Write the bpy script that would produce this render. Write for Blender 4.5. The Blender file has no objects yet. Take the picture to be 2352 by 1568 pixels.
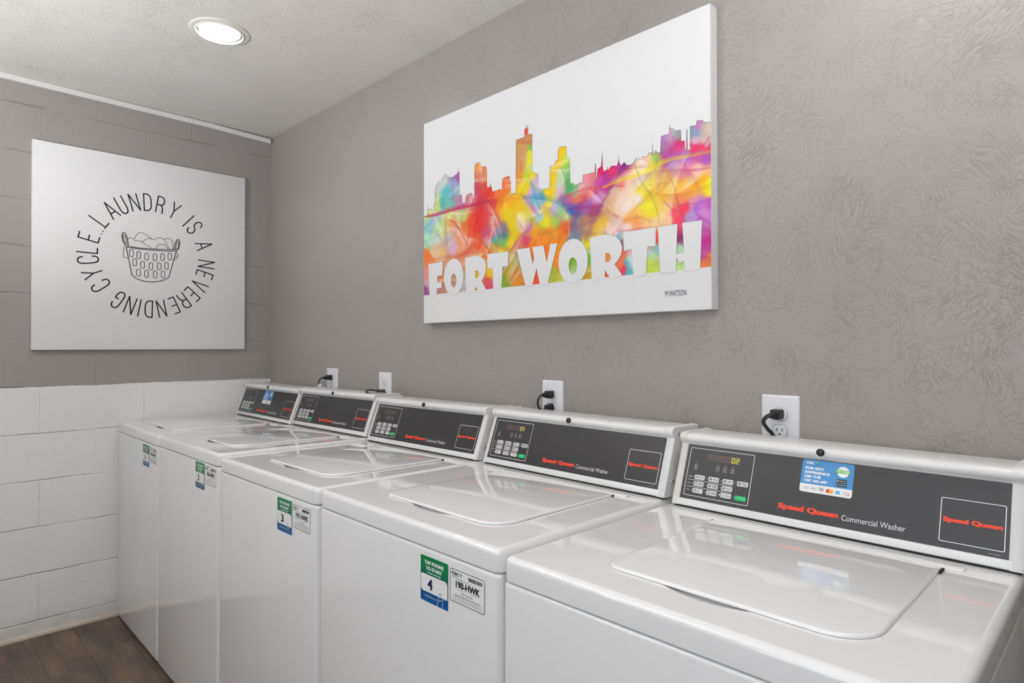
import bpy, bmesh, math, random
import numpy as np
from mathutils import Vector, Matrix
from mathutils.geometry import tessellate_polygon
random.seed(7)
R = math.radians
scn = bpy.context.scene
C = scn.collection

# ------------------------------------------------------------------ camera
cam_d = bpy.data.cameras.new('camera')
cam = bpy.data.objects.new('camera', cam_d); C.objects.link(cam)
cam_d.sensor_fit = 'HORIZONTAL'; cam_d.sensor_width = 36.0
cam_d.lens = 1428.948 * 36.0 / 2352.0
cam_d.clip_start = 0.02
_a, _b, _r = R(44.8414), R(0.3481), R(0.1979)
_F = Vector((-math.cos(_a)*math.cos(_b), math.sin(_a)*math.cos(_b), math.sin(_b)))
_R0 = Vector((math.sin(_a), math.cos(_a), 0)); _U0 = _R0.cross(_F)
_R = _R0*math.cos(_r) + _U0*math.sin(_r); _U = -_R0*math.sin(_r) + _U0*math.cos(_r)
cam.matrix_world = Matrix(((_R.x, _U.x, -_F.x, 3.3813), (_R.y, _U.y, -_F.y, -1.4809), (_R.z, _U.z, -_F.z, 1.2714), (0, 0, 0, 1)))
scn.camera = cam

# ------------------------------------------------------------------ view, world, lights
scn.view_settings.view_transform = 'Standard'
scn.view_settings.look = 'None'
scn.view_settings.gamma = 1.0
scn.view_settings.use_curve_mapping = False
scn.view_settings.exposure = 0.1
world = bpy.data.worlds.new('world'); scn.world = world; world.use_nodes = True
_bg = world.node_tree.nodes['Background']
_bg.inputs[0].default_value = (0.75, 0.85, 1.0, 1); _bg.inputs[1].default_value = 0.6

H = 2.415           # ceiling height
XR, YN = 4.9, -2.7  # room extent
WIN = (2.3, 4.2, 0.95, 2.15)      # opening for the added window in wall_near (x0, x1, z0, z1)

def area(name, loc, rot, sx, sy, power, col, shape='RECTANGLE', spread=180):
    d = bpy.data.lights.new(name, 'AREA'); d.shape = shape; d.size = sx; d.size_y = sy
    d.energy = power; d.color = col; d.spread = R(spread)
    o = bpy.data.objects.new(name, d); C.objects.link(o); o.location = loc; o.rotation_euler = rot
    return o
# daylight from an unseen window, read off the wall's sheen and added for brightness
area('window_daylight', ((WIN[0]+WIN[1])/2, YN-0.10, (WIN[2]+WIN[3])/2), (R(90), 0, 0), WIN[1]-WIN[0], WIN[3]-WIN[2], 14, (0.86, 0.93, 1.0))
# recessed downlights: the one in view, and three added unseen for brightness
LAMPS = [(1.013, -0.640), (3.20, -0.36), (1.15, -1.50), (3.25, -2.35)]
LAMP_W = [20, 84, 44, 3]
for (lx, ly), w in zip(LAMPS, LAMP_W):
    area('downlight_beam', (lx, ly, H-0.004), (0, 0, 0), 0.14, 0.14, w, (1.0, 0.98, 0.95), 'DISK', 180)

# half-bowl fill lamps added behind the camera to brighten ceiling and walls
UPS = [1.35, 2.4, 3.9]
UP_Z = 1.42
UP_W = [60, 9, 58]
for ux, w in zip(UPS, UP_W): area('uplight_beam', (ux, YN+0.12, UP_Z-0.03), (R(180-28), 0, 0), 0.30, 0.12, w, (0.97, 0.985, 1.0), spread=180)

# ------------------------------------------------------------------ helpers
def lin(c):
    c = c/255.0
    return c/12.92 if c <= 0.04045 else ((c+0.055)/1.055)**2.4
def srgb(r, g, b): return (lin(r), lin(g), lin(b))

MAT = {}
def mat(name, col, rough=0.5, metal=0.0, coat=0.0, emit=None, estr=0.0, spec=0.5):
    m = bpy.data.materials.new(name); m.use_nodes = True
    b = m.node_tree.nodes['Principled BSDF']
    b.inputs['Base Color'].default_value = (*col, 1); b.inputs['Roughness'].default_value = rough
    b.inputs['Metallic'].default_value = metal; b.inputs['Coat Weight'].default_value = coat
    b.inputs['Specular IOR Level'].default_value = spec
    if emit:
        b.inputs['Emission Color'].default_value = (*emit, 1); b.inputs['Emission Strength'].default_value = estr
    MAT[name] = m
    return m
class NT:
    def __init__(s, m): s.t = m.node_tree; s.n = s.t.nodes; s.b = s.n['Principled BSDF']
    def new(s, typ, **kw):
        n = s.n.new(typ)
        for k, v in kw.items():
            if k.startswith('_'): setattr(n, k[1:], v)
            else:
                key = k.replace('__', ' ')
                n.inputs[int(key[1:]) if key[0] == 'i' and key[1:].isdigit() else key].default_value = v
        return n
    def link(s, a, b): s.t.links.new(a, b)
    def math(s, op, a, b=None, clamp=False):
        n = s.n.new('ShaderNodeMath'); n.operation = op; n.use_clamp = clamp
        for i, v in enumerate((a, b)):
            if v is None: continue
            if hasattr(v, 'is_output'): s.link(v, n.inputs[i])
            else: n.inputs[i].default_value = v
        return n.outputs[0]
    def ramp(s, f, p0, p1, c0=(0, 0, 0), c1=(1, 1, 1)):
        n = s.n.new('ShaderNodeValToRGB'); e = n.color_ramp.elements
        e[0].position = p0; e[1].position = p1; e[0].color = (*c0, 1); e[1].color = (*c1, 1)
        s.link(f, n.inputs[0]); return n.outputs[0]
    def mix(s, f, a, b):
        n = s.n.new('ShaderNodeMix'); n.data_type = 'RGBA'
        for i, v in ((0, f), (6, a), (7, b)):
            if hasattr(v, 'is_output'): s.link(v, n.inputs[i])
            else: n.inputs[i].default_value = v if i == 0 else (*v, 1)
        return n.outputs[2]
    def bump(s, h, strength, dist, normal=None):
        n = s.n.new('ShaderNodeBump'); n.inputs['Strength'].default_value = strength; n.inputs['Distance'].default_value = dist
        s.link(h, n.inputs['Height'])
        if normal: s.link(normal, n.inputs['Normal'])
        return n.outputs[0]
    def noise(s, vec, scale, detail=2.0, rough=0.5, dist=0.0):
        n = s.n.new('ShaderNodeTexNoise'); n.inputs['Scale'].default_value = scale
        n.inputs['Detail'].default_value = detail; n.inputs['Roughness'].default_value = rough; n.inputs['Distortion'].default_value = dist
        if vec: s.link(vec, n.inputs['Vector'])
        return n.outputs['Fac']
    def geo(s): return s.n.new('ShaderNodeNewGeometry').outputs['Position']

# plain paints and prints
def speckled(name, col, rough, dirt=0.06, scale=9.0, coat=0.0):
    m = mat(name, col, rough, coat=coat); t = NT(m); p = t.geo()
    n = t.noise(p, scale, 4, 0.6)
    d = tuple(c*(1-dirt) for c in col)
    t.link(t.mix(n, d, col), t.b.inputs['Base Color'])
    r = t.ramp(t.noise(p, 3.0, 3), 0.3, 0.8, (rough*0.85,)*3, (rough*1.2,)*3); t.link(r, t.b.inputs['Roughness'])
    return m
speckled('enamel_white', (0.77, 0.77, 0.775), 0.055, 0.02, coat=0.6)
NT(MAT['enamel_white']).b.inputs['Coat Roughness'].default_value = 0.03
speckled('console_white', (0.76, 0.76, 0.76), 0.30, 0.06, 14)
speckled('cap_beige', (0.73, 0.70, 0.66), 0.35, 0.08, 20)
speckled('panel_black', srgb(52, 51, 53), 0.34, 0.15, 12)
speckled('key_grey', srgb(205, 205, 206), 0.4, 0.04)
mat('key_green', srgb(0, 190, 110), 0.4)
mat('ink_black', srgb(26, 26, 28), 0.5)
mat('ink_line', srgb(222, 222, 224), 0.45)
mat('ink_red', srgb(236, 62, 36), 0.45)
mat('ink_dim', srgb(150, 150, 152), 0.5)
mat('display_off', srgb(92, 78, 74), 0.35)
mat('display_ghost', srgb(74, 62, 60), 0.35)
mat('display_lit', srgb(225, 225, 40), 0.4, emit=srgb(235, 232, 40), estr=0.35)
mat('led_lit', srgb(240, 240, 190), 0.4, emit=srgb(240, 240, 170), estr=0.5)
mat('rubber_black', srgb(30, 30, 32), 0.35)
mat('dark_gap', srgb(28, 26, 24), 0.7)
mat('screw_metal', (0.45, 0.45, 0.46), 0.35, 1.0)
speckled('plate_white', srgb(228, 228, 232), 0.28, 0.03)
mat('canvas_white', (0.75, 0.75, 0.755), 0.55, spec=0.3)
mat('canvas_white_left', (0.80, 0.80, 0.81), 0.55, spec=0.3)
mat('outline_grey', srgb(150, 150, 155), 0.6)
mat('ink_navy', srgb(38, 36, 84), 0.5)
mat('ink_charcoal', srgb(34, 34, 40), 0.55)
mat('sticker_blue', srgb(62, 138, 200), 0.35)
mat('sticker_white', srgb(232, 232, 232), 0.38)
mat('sticker_lime', srgb(96, 190, 70), 0.4)
mat('sticker_orange', srgb(240, 160, 50), 0.4)
mat('sticker_red', srgb(220, 50, 40), 0.4)
mat('sticker_sky', srgb(90, 170, 220), 0.4)
mat('sticker_teal', srgb(20, 130, 140), 0.4)
mat('tag_white', srgb(235, 235, 230), 0.5)
mat('lamp_trim', (0.74, 0.72, 0.66), 0.4)
mat('lamp_lens', (0.9, 0.9, 0.9), 0.4, emit=(1.0, 0.97, 0.92), estr=6.0)
mat('glass_pane', (0.9, 0.95, 1.0), 0.02)
NT(MAT['glass_pane']).b.inputs['Transmission Weight'].default_value = 1.0

# vertical print gradient of the number stickers (green to teal, navy foot)
m = mat('sticker_green', srgb(10, 110, 80), 0.38); t = NT(m)
tc = t.new('ShaderNodeTexCoord'); sp = t.new('ShaderNodeSeparateXYZ'); t.link(t.geo(), sp.inputs[0])
zz = t.new('ShaderNodeMapRange'); t.link(sp.outputs[2], zz.inputs[0]); zz.inputs[1].default_value = 0.762; zz.inputs[2].default_value = 0.852
r = t.new('ShaderNodeValToRGB'); t.link(zz.outputs[0], r.inputs[0]); e = r.color_ramp.elements
e[0].position = 0.12; e[0].color = (*srgb(0, 84, 150), 1); e[1].position = 0.95; e[1].color = (*srgb(0, 128, 70), 1)
k = e.new(0.5); k.color = (*srgb(0, 96, 84), 1)
t.link(r.outputs[0], t.b.inputs['Base Color'])

# --- cinder-block wall: taupe above, white below
def block_wall():
    m = mat('block_wall', (0.4, 0.4, 0.4), 0.5); t = NT(m); p = t.geo()
    sp = t.new('ShaderNodeSeparateXYZ'); t.link(p, sp.inputs[0])
    wob = t.noise(p, 5.0, 3, 0.6); wob = t.math('MULTIPLY', t.math('SUBTRACT', wob, 0.5), 0.012)
    # y -> brick X, z -> brick Y
    bx = t.math('ADD', sp.outputs[1], 10*0.4060 + 0.2130 - 0.2030); bz = t.math('ADD', t.math('ADD', sp.outputs[2], 0.2034*10 - 0.0650), wob)
    cb = t.new('ShaderNodeCombineXYZ'); t.link(bx, cb.inputs[0]); t.link(bz, cb.inputs[1])
    br = t.new('ShaderNodeTexBrick'); t.link(cb.outputs[0], br.inputs['Vector'])
    br.inputs['Scale'].default_value = 1.0; br.inputs['Brick Width'].default_value = 0.4060; br.inputs['Row Height'].default_value = 0.2034
    br.inputs['Mortar Size'].default_value = 0.0032; br.inputs['Mortar Smooth'].default_value = 0.6; br.offset = 0.5; br.offset_frequency = 2
    fz = t.math('FRACT', t.math('DIVIDE', bz, 0.2034)); fz = t.math('ABSOLUTE', t.math('SUBTRACT', fz, 0.5))
    hz = t.ramp(fz, 0.479, 0.492)
    joint = t.math('ADD', t.math('MULTIPLY', br.outputs['Fac'], 0.38), t.math('MULTIPLY', hz, 0.62))
    # joints are partly filled by paint
    fill = t.ramp(t.noise(p, 3.4, 3, 0.6), 0.44, 0.60)
    jf = t.math('MULTIPLY', joint, t.math('ADD', t.math('MULTIPLY', fill, 0.85), 0.15))
    edge = t.math('ADD', sp.outputs[2], t.math('MULTIPLY', t.math('SUBTRACT', t.noise(p, 22, 3), 0.5), 0.010))
    edge = t.math('ADD', edge, t.math('MULTIPLY', sp.outputs[1], -0.003))
    up = t.math('GREATER_THAN', edge, 1.087)
    taupe = t.mix(t.noise(p, 1.6, 3), srgb(156, 153, 150), srgb(162, 157, 153))
    white = t.mix(t.noise(p, 3.0, 4), srgb(232, 232, 232), srgb(238, 238, 238))
    scuff = t.ramp(t.noise(p, 34, 5, 0.75), 0.70, 0.80)
    low = t.new('ShaderNodeMapRange'); t.link(sp.outputs[2], low.inputs[0]); low.inputs[1].default_value = 0.12; low.inputs[2].default_value = 0.0
    white = t.mix(t.math('MULTIPLY', low.outputs[0], t.math('MULTIPLY', t.noise(p, 14, 4), 0.8)), white, srgb(170, 160, 150))
    white = t.mix(t.math('MULTIPLY', t.ramp(t.noise(p, 55, 3, 0.7), 0.66, 0.74), 0.10), white, srgb(150, 140, 130))
    base = t.mix(up, white, taupe)
    base = t.mix(t.math('MULTIPLY', jf, 0.30), base, t.mix(0.65, base, srgb(96, 88, 82)))
    t.link(base, t.b.inputs['Base Color'])
    h = t.math('MULTIPLY', jf, -1.0)
    fine = t.noise(p, 60, 6, 0.62)
    n1 = t.bump(fine, 0.30, 0.004)
    n2 = t.bump(h, 0.8, 0.0045, n1)
    n3 = t.bump(t.noise(p, 7, 3), 0.25, 0.01, n2)
    t.link(n3, t.b.inputs['Normal'])
    t.b.inputs['Roughness'].default_value = 0.42
block_wall()

# --- plaster with trowel strokes laid in changing directions
def strokes(t, p, ax, cell, lo, hi, seed):
    """stretched noise whose direction changes from patch to patch; ax picks the two in-plane axes"""
    sp = t.new('ShaderNodeSeparateXYZ'); t.link(p, sp.inputs[0])
    a, b = sp.outputs[ax[0]], sp.outputs[ax[1]]
    wn = t.new('ShaderNodeTexNoise'); wn.inputs['Scale'].default_value = 14.0; wn.inputs['Detail'].default_value = 3; t.link(p, wn.inputs['Vector'])
    ws = t.new('ShaderNodeSeparateColor'); t.link(wn.outputs['Color'], ws.inputs[0])
    a2 = t.math('ADD', a, t.math('MULTIPLY', t.math('SUBTRACT', ws.outputs[0], 0.5), 0.035)); b2 = t.math('ADD', b, t.math('MULTIPLY', t.math('SUBTRACT', ws.outputs[1], 0.5), 0.035))
    cv = t.new('ShaderNodeCombineXYZ'); t.link(a2, cv.inputs[0]); t.link(b2, cv.inputs[1]); cv.inputs[2].default_value = seed
    vo = t.new('ShaderNodeTexVoronoi'); vo.inputs['Scale'].default_value = 1.0/cell; t.link(cv.outputs[0], vo.inputs['Vector'])
    sc = t.new('ShaderNodeSeparateColor'); t.link(vo.outputs['Color'], sc.inputs[0])
    ang = t.math('MULTIPLY', sc.outputs[0], 6.283)
    c, s = t.math('COSINE', ang), t.math('SINE', ang)
    u = t.math('ADD', t.math('MULTIPLY', a2, c), t.math('MULTIPLY', b2, s))
    v = t.math('SUBTRACT', t.math('MULTIPLY', b2, c), t.math('MULTIPLY', a2, s))
    cs = t.new('ShaderNodeCombineXYZ'); t.link(t.math('MULTIPLY', u, lo), cs.inputs[0]); t.link(t.math('MULTIPLY', v, hi), cs.inputs[1])
    t.link(t.math('MULTIPLY', sc.outputs[1], 30.0), cs.inputs[2])
    n = t.noise(cs.outputs[0], 1.0, 3.0, 0.6, 0.35)
    edge = t.ramp(vo.outputs['Distance'], 0.15, 0.9, (1, 1, 1), (0.25,)*3)
    return t.math('MULTIPLY', t.ramp(n, 0.53, 0.62), edge)
def plaster(name, ax, col0, col1, rough, amt, fade=None):
    m = mat(name, col0, rough); t = NT(m); p = t.geo()
    s1 = strokes(t, p, ax, 0.085, 40, 170, 1.3); s2 = strokes(t, p, ax, 0.055, 60, 260, 7.7)
    patch = t.ramp(t.noise(p, 4.5, 3, 0.6), 0.40, 0.60)
    h = t.math('ADD', t.math('MULTIPLY', s1, patch), t.math('MULTIPLY', s2, 0.6))
    if fade is not None:
        sp = t.new('ShaderNodeSeparateXYZ'); t.link(p, sp.inputs[0])
        mr = t.new('ShaderNodeMapRange'); t.link(sp.outputs[0], mr.inputs[0]); mr.inputs[1].default_value = fade[0]; mr.inputs[2].default_value = fade[1]
        mr.inputs[3].default_value = fade[2]; mr.inputs[4].default_value = 1.0
        h = t.math('MULTIPLY', h, mr.outputs[0])
    n1 = t.bump(t.noise(p, 120, 4, 0.6), 0.25, 0.0015)
    n2 = t.bump(h, 0.68, amt, n1)
    t.link(n2, t.b.inputs['Normal'])
    t.link(t.mix(t.noise(p, 0.9, 3), col0, col1), t.b.inputs['Base Color'])
    return m
plaster('plaster_taupe', (0, 2), srgb(157, 151, 146), srgb(162, 156, 151), 0.30, 0.0024, (0.6, 2.2, 0.12))
plaster('plaster_ceiling', (0, 1), srgb(226, 223, 219), srgb(232, 229, 226), 0.45, 0.0030)
plaster('plaster_white', (0, 2), srgb(128, 124, 120), srgb(134, 130, 126), 0.5, 0.002)  # unseen walls, kept dark so less light reaches the washer fronts
mat('trim_paint', srgb(226, 225, 223), 0.4)
speckled('baseboard_paint', srgb(205, 192, 178), 0.5, 0.25, 30)
mat('window_paint', srgb(220, 220, 220), 0.4)

def wood_floor():
    m = mat('vinyl_plank', (0.1, 0.08, 0.06), 0.42); t = NT(m); p = t.geo()
    mp = t.new('ShaderNodeMapping'); t.link(p, mp.inputs[0]); mp.inputs['Location'].default_value = (3.3, 6.07, 0)
    br = t.new('ShaderNodeTexBrick'); t.link(mp.outputs[0], br.inputs['Vector'])
    br.inputs['Scale'].default_value = 1.0; br.inputs['Brick Width'].default_value = 0.92; br.inputs['Row Height'].default_value = 0.152
    br.inputs['Mortar Size'].default_value = 0.0012; br.offset = 0.37; br.offset_frequency = 2
    br.inputs['Color1'].default_value = (0, 0, 0, 1); br.inputs['Color2'].default_value = (1, 1, 1, 1)
    sv = t.new('ShaderNodeMapping'); t.link(p, sv.inputs[0]); sv.inputs['Scale'].default_value = (1.4, 9.0, 1)
    tone = t.noise(sv.outputs[0], 1.6, 3, 0.6)
    grain = t.new('ShaderNodeMapping'); t.link(p, grain.inputs[0]); grain.inputs['Scale'].default_value = (3.0, 46.0, 1)
    g = t.noise(grain.outputs[0], 2.0, 6, 0.66, 0.5)
    c = t.ramp(tone, 0.32, 0.70, srgb(74, 60, 52), srgb(128, 106, 84))
    c = t.mix(t.math('MULTIPLY', br.outputs['Color'], 0.35), c, srgb(104, 92, 86))
    c = t.mix(t.ramp(g, 0.36, 0.60), t.mix(0.30, c, srgb(40, 32, 28)), c)
    c = t.mix(t.math('MULTIPLY', t.ramp(t.noise(p, 7, 4, 0.65), 0.45, 0.62), 0.45), c, srgb(62, 48, 42))
    c = t.mix(t.math('MULTIPLY', t.ramp(t.noise(p, 5, 4), 0.62, 0.8), 0.25), c, srgb(170, 150, 128))
    c = t.mix(br.outputs['Fac'], c, srgb(34, 28, 25))
    t.link(c, t.b.inputs['Base Color']); t.link(t.bump(g, 0.15, 0.002), t.b.inputs['Normal'])
wood_floor()

def print_mat():
    m = mat('printed_canvas', (0.8, 0.8, 0.8), 0.55, spec=0.3); t = NT(m)
    a = t.new('ShaderNodeVertexColor'); a.layer_name = 'print'
    t.link(a.outputs[0], t.b.inputs['Base Color'])
print_mat()

# ------------------------------------------------------------------ mesh builder
class Frame:
    def __init__(s, O, U, V, N): s.O, s.U, s.V, s.N = Vector(O), Vector(U).normalized(), Vector(V).normalized(), Vector(N).normalized()
    def P(s, u, v, h=0.0): return s.O + s.U*u + s.V*v + s.N*h
    def at(s, u, v, h=0.0): return Frame(s.P(u, v, h), s.U, s.V, s.N)
WORLD = Frame((0, 0, 0), (1, 0, 0), (0, 1, 0), (0, 0, 1))

def rrect(u0, u1, v0, v1, rcs, n=6, inset=0.0):
    """rounded rectangle, counter-clockwise, rcs = radii at (u0v0, u1v0, u1v1, u0v1)"""
    if not hasattr(rcs, '__len__'): rcs = (rcs,)*4
    cs = ((u0, v0, 1, 1, 180), (u1, v0, -1, 1, 270), (u1, v1, -1, -1, 0), (u0, v1, 1, -1, 90))
    out = []
    for (cu, cv, su, sv, a0), rc in zip(cs, rcs):
        r = max(rc-inset, 0.0); d = max(rc, inset)
        for i in range(n+1):
            a = R(a0 + 90.0*i/n)
            out.append((cu+su*d+r*math.cos(a), cv+sv*d+r*math.sin(a)))
    return out

class MB:
    def __init__(s): s.v, s.f, s.m, s.mats = [], [], [], []
    def mi(s, name):
        if name not in s.mats: s.mats.append(name)
        return s.mats.index(name)
    def add(s, vs, fs, m):
        o = len(s.v); s.v += [tuple(v) for v in vs]; k = s.mi(m)
        for f in fs: s.f.append([i+o for i in f]); s.m.append(k)
    def box(s, x0, x1, y0, y1, z0, z1, m, fr=WORLD):
        vs = [fr.P(x, y, z) for x in (x0, x1) for y in (y0, y1) for z in (z0, z1)]
        s.add(vs, [(0, 1, 3, 2), (4, 6, 7, 5), (0, 4, 5, 1), (2, 3, 7, 6), (0, 2, 6, 4), (1, 5, 7, 3)], m)
    def slab(s, fr, u0, u1, v0, v1, h0, h1, rc, r, m, n=6, cap=True, holes=(), steps=4, bottom=True):
        rings = [(0.0, h0), (0.0, h1-r)] + [(r*(1-math.cos(R(90*i/steps))), h1-r+r*math.sin(R(90*i/steps))) for i in range(1, steps+1)] if r > 0 else [(0.0, h0), (0.0, h1)]
        vs, fs = [], []; k = 4*(n+1)
        for d, h in rings: vs += [fr.P(u, v, h) for u, v in rrect(u0, u1, v0, v1, rc, n, d)]
        for j in range(len(rings)-1):
            for i in range(k): a, b = j*k+i, j*k+(i+1) % k; fs.append((a, b, b+k, a+k))
        if bottom: fs.append(tuple(reversed(range(k))))
        if cap and not holes: fs.append(tuple(range((len(rings)-1)*k, len(rings)*k)))
        s.add(vs, fs, m)
        if holes:
            loop = rrect(u0, u1, v0, v1, rc, n, rings[-1][0])
            s.flat(fr, [loop]+list(holes), h1, m)
    def flat(s, fr, loops, h, m):
        ls = [[Vector((a, b, 0)) for a, b in lp] for lp in loops]
        tris = tessellate_polygon(ls); pts = [q for lp in loops for q in lp]; fs = []
        for t3 in tris:
            (ax, ay), (bx, by), (cx, cy) = (pts[i] for i in t3)
            cr = (bx-ax)*(cy-ay)-(by-ay)*(cx-ax)
            if abs(cr) < 1e-14: continue
            fs.append(tuple(t3) if cr > 0 else tuple(reversed(t3)))
        s.add([fr.P(a, b, h) for a, b in pts], fs, m)
    def ring(s, fr, u0, u1, v0, v1, rc, w, h, m, n=5):
        a = rrect(u0, u1, v0, v1, rc, n); b = rrect(u0, u1, v0, v1, rc, n, w); k = len(a)
        s.add([fr.P(u, v, h) for u, v in a+b], [(i, (i+1) % k, (i+1) % k+k, i+k) for i in range(k)], m)
    def rect(s, fr, u0, u1, v0, v1, h, m): s.add([fr.P(u0, v0, h), fr.P(u1, v0, h), fr.P(u1, v1, h), fr.P(u0, v1, h)], [(0, 1, 2, 3)], m)
    def disc(s, fr, u, v, r, h, m, n=16): s.add([fr.P(u+r*math.cos(2*math.pi*i/n), v+r*math.sin(2*math.pi*i/n), h) for i in range(n)], [tuple(range(n))], m)
    def stroke(s, fr, pts, w, h, m, closed=False, cap=8):
        """a drawn line of width w with round joins"""
        ps = list(pts) + ([pts[0]] if closed else []); r = w/2
        for i in range(len(ps)-1):
            (a, b), (c, d) = ps[i], ps[i+1]; L = math.hypot(c-a, d-b)
            if L < 1e-9: continue
            nx, ny = -(d-b)/L*r, (c-a)/L*r
            s.add([fr.P(a-nx, b-ny, h), fr.P(c-nx, d-ny, h), fr.P(c+nx, d+ny, h), fr.P(a+nx, b+ny, h)], [(0, 1, 2, 3)], m)
        for a, b in ps: s.disc(fr, a, b, r, h, m, cap)
    def tube(s, pts, r, m, n=10, squash=1.0, cap=True):
        pts = [Vector(p) for p in pts]; vs, fs = [], []; up = Vector((0, 0, 1)); rs = r if hasattr(r, '__len__') else [r]*len(pts)
        prev = None
        for i, p in enumerate(pts):
            d = (pts[min(i+1, len(pts)-1)]-pts[max(i-1, 0)]).normalized()
            if prev is None:
                a = d.cross(up if abs(d.z) < 0.9 else Vector((1, 0, 0))).normalized()
            else: a = (prev - d*prev.dot(d)).normalized()
            prev = a; b = d.cross(a)
            for k in range(n):
                t = 2*math.pi*k/n; vs.append(p + a*math.cos(t)*rs[i] + b*math.sin(t)*rs[i]*squash)
        for i in range(len(pts)-1):
            for k in range(n): q = i*n+k; w = i*n+(k+1) % n; fs.append((q, w, w+n, q+n))
        if cap: fs.append(tuple(reversed(range(n)))); fs.append(tuple(range((len(pts)-1)*n, len(pts)*n)))
        s.add(vs, fs, m)
    def lathe(s, fr, prof, m, n=32, cap0=False, cap1=True):
        vs, fs = [], []
        for r, h in prof: vs += [fr.P(r*math.cos(2*math.pi*k/n), r*math.sin(2*math.pi*k/n), h) for k in range(n)]
        for j in range(len(prof)-1):
            for k in range(n): a = j*n+k; b = j*n+(k+1) % n; fs.append((a, b, b+n, a+n))
        if cap1: fs.append(tuple(range((len(prof)-1)*n, len(prof)*n)))
        if cap0: fs.append(tuple(reversed(range(n))))
        s.add(vs, fs, m)
    def prism(s, prof, x0, x1, m):
        """(y, z) profile extruded along x"""
        n = len(prof); vs = [(x0, y, z) for y, z in prof] + [(x1, y, z) for y, z in prof]
        s.add(vs, [(i, (i+1) % n, (i+1) % n+n, i+n) for i in range(n)] + [tuple(reversed(range(n))), tuple(range(n, 2*n))], m)
    def text(s, fr, body, u0, u1, v0, v1, h, m, bold=0.0, keep=False, align='L', italic=0.0, heavy=0.0):
        """lettering fitted into a box; keep=True keeps the proportions and fits the height only"""
        vs, fs = glyphs(body, bold, italic)
        if not vs: return
        xs = [a for a, b in vs]; ys = [b for a, b in vs]; x0, x1, y0, y1 = min(xs), max(xs), min(ys), max(ys)
        sy = (v1-v0)/(y1-y0); sx = sy if keep else (u1-u0)/(x1-x0)
        off = u0 if not keep or align == 'L' else (u0+u1)/2-(x1-x0)*sx/2
        if heavy: u1 -= heavy*1.5; v1 -= heavy; v0 += heavy*0.5; off += heavy*0.75; sx = (u1-u0-heavy*0.0)/(x1-x0) if not keep else sx; sy = (v1-v0)/(y1-y0)
        sh = [(0, 0)] if not heavy else [(-heavy*0.75, -heavy*0.35), (heavy*0.75, -heavy*0.35), (-heavy*0.75, heavy*0.35), (heavy*0.75, heavy*0.35), (0, 0)]
        for k, (dx, dy) in enumerate(sh): s.add([fr.P(off+(a-x0)*sx+dx, v0+(b-y0)*sy+dy, h+k*0.00001) for a, b in vs], fs, m)
    def build(s, name, parent=None, smooth=True, warp=None, angle=38):
        O = Vector((0, 0, 0)); q = parent
        while q is not None: O = O + Vector(q.location); q = q.parent
        me = bpy.data.meshes.new(name)
        vs = [warp(v) for v in s.v] if warp else s.v
        me.from_pydata([(v[0]-O.x, v[1]-O.y, v[2]-O.z) for v in vs], [], s.f)
        for k in s.mats: me.materials.append(MAT[k])
        me.polygons.foreach_set('material_index', s.m)
        me.update()
        if smooth:
            me.polygons.foreach_set('use_smooth', [True]*len(me.polygons)); me.set_sharp_from_angle(angle=R(angle))
        o = bpy.data.objects.new(name, me); C.objects.link(o)
        if parent is not None: o.parent = parent
        return o
_gl = {}
def glyphs(body, bold, italic=0.0):
    key = (body, bold, italic)
    if key not in _gl:
        cu = bpy.data.curves.new('lettering', 'FONT'); cu.body = body; cu.size = 1.0; cu.offset = bold; cu.shear = italic; cu.resolution_u = 4
        ob = bpy.data.objects.new('lettering', cu); C.objects.link(ob)
        dg = bpy.context.evaluated_depsgraph_get(); dg.update()
        me = bpy.data.meshes.new_from_object(ob.evaluated_get(dg))
        vs = [(v.co.x, v.co.y) for v in me.vertices]; fs = []
        for p in me.polygons:
            q = list(p.vertices)
            ar = sum(vs[q[i]][0]*vs[q[(i+1) % len(q)]][1]-vs[q[(i+1) % len(q)]][0]*vs[q[i]][1] for i in range(len(q)))
            fs.append(tuple(q) if ar > 0 else tuple(reversed(q)))
        bpy.data.objects.remove(ob); bpy.data.curves.remove(cu); bpy.data.meshes.remove(me)
        _gl[key] = (vs, fs)
    return _gl[key]
def thing(name, label, cat, loc, group=None):
    o = bpy.data.objects.new(name, None); C.objects.link(o); o.location = loc; o.empty_display_size = 0.1
    return tag(o, label, cat, group)
def tag(o, label, cat, group=None):
    o['label'] = label; o['category'] = cat
    if group: o['group'] = group
    return o
def struct(name, mb, smooth=False):
    o = mb.build(name, None, smooth); o['kind'] = 'structure'; return o
def arc(pts, n=6):
    """Catmull-Rom through 3-D points"""
    P = [Vector(p) for p in pts]; P = [P[0]*2-P[1]] + P + [P[-1]*2-P[-2]]; out = []
    for i in range(1, len(P)-2):
        for k in range(n):
            t = k/n; a, b, c, d = P[i-1:i+3]
            out.append(0.5*((2*b)+(c-a)*t+(2*a-5*b+4*c-d)*t*t+(3*b-a-3*c+d)*t**3))
    return out+[P[-2]]
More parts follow.
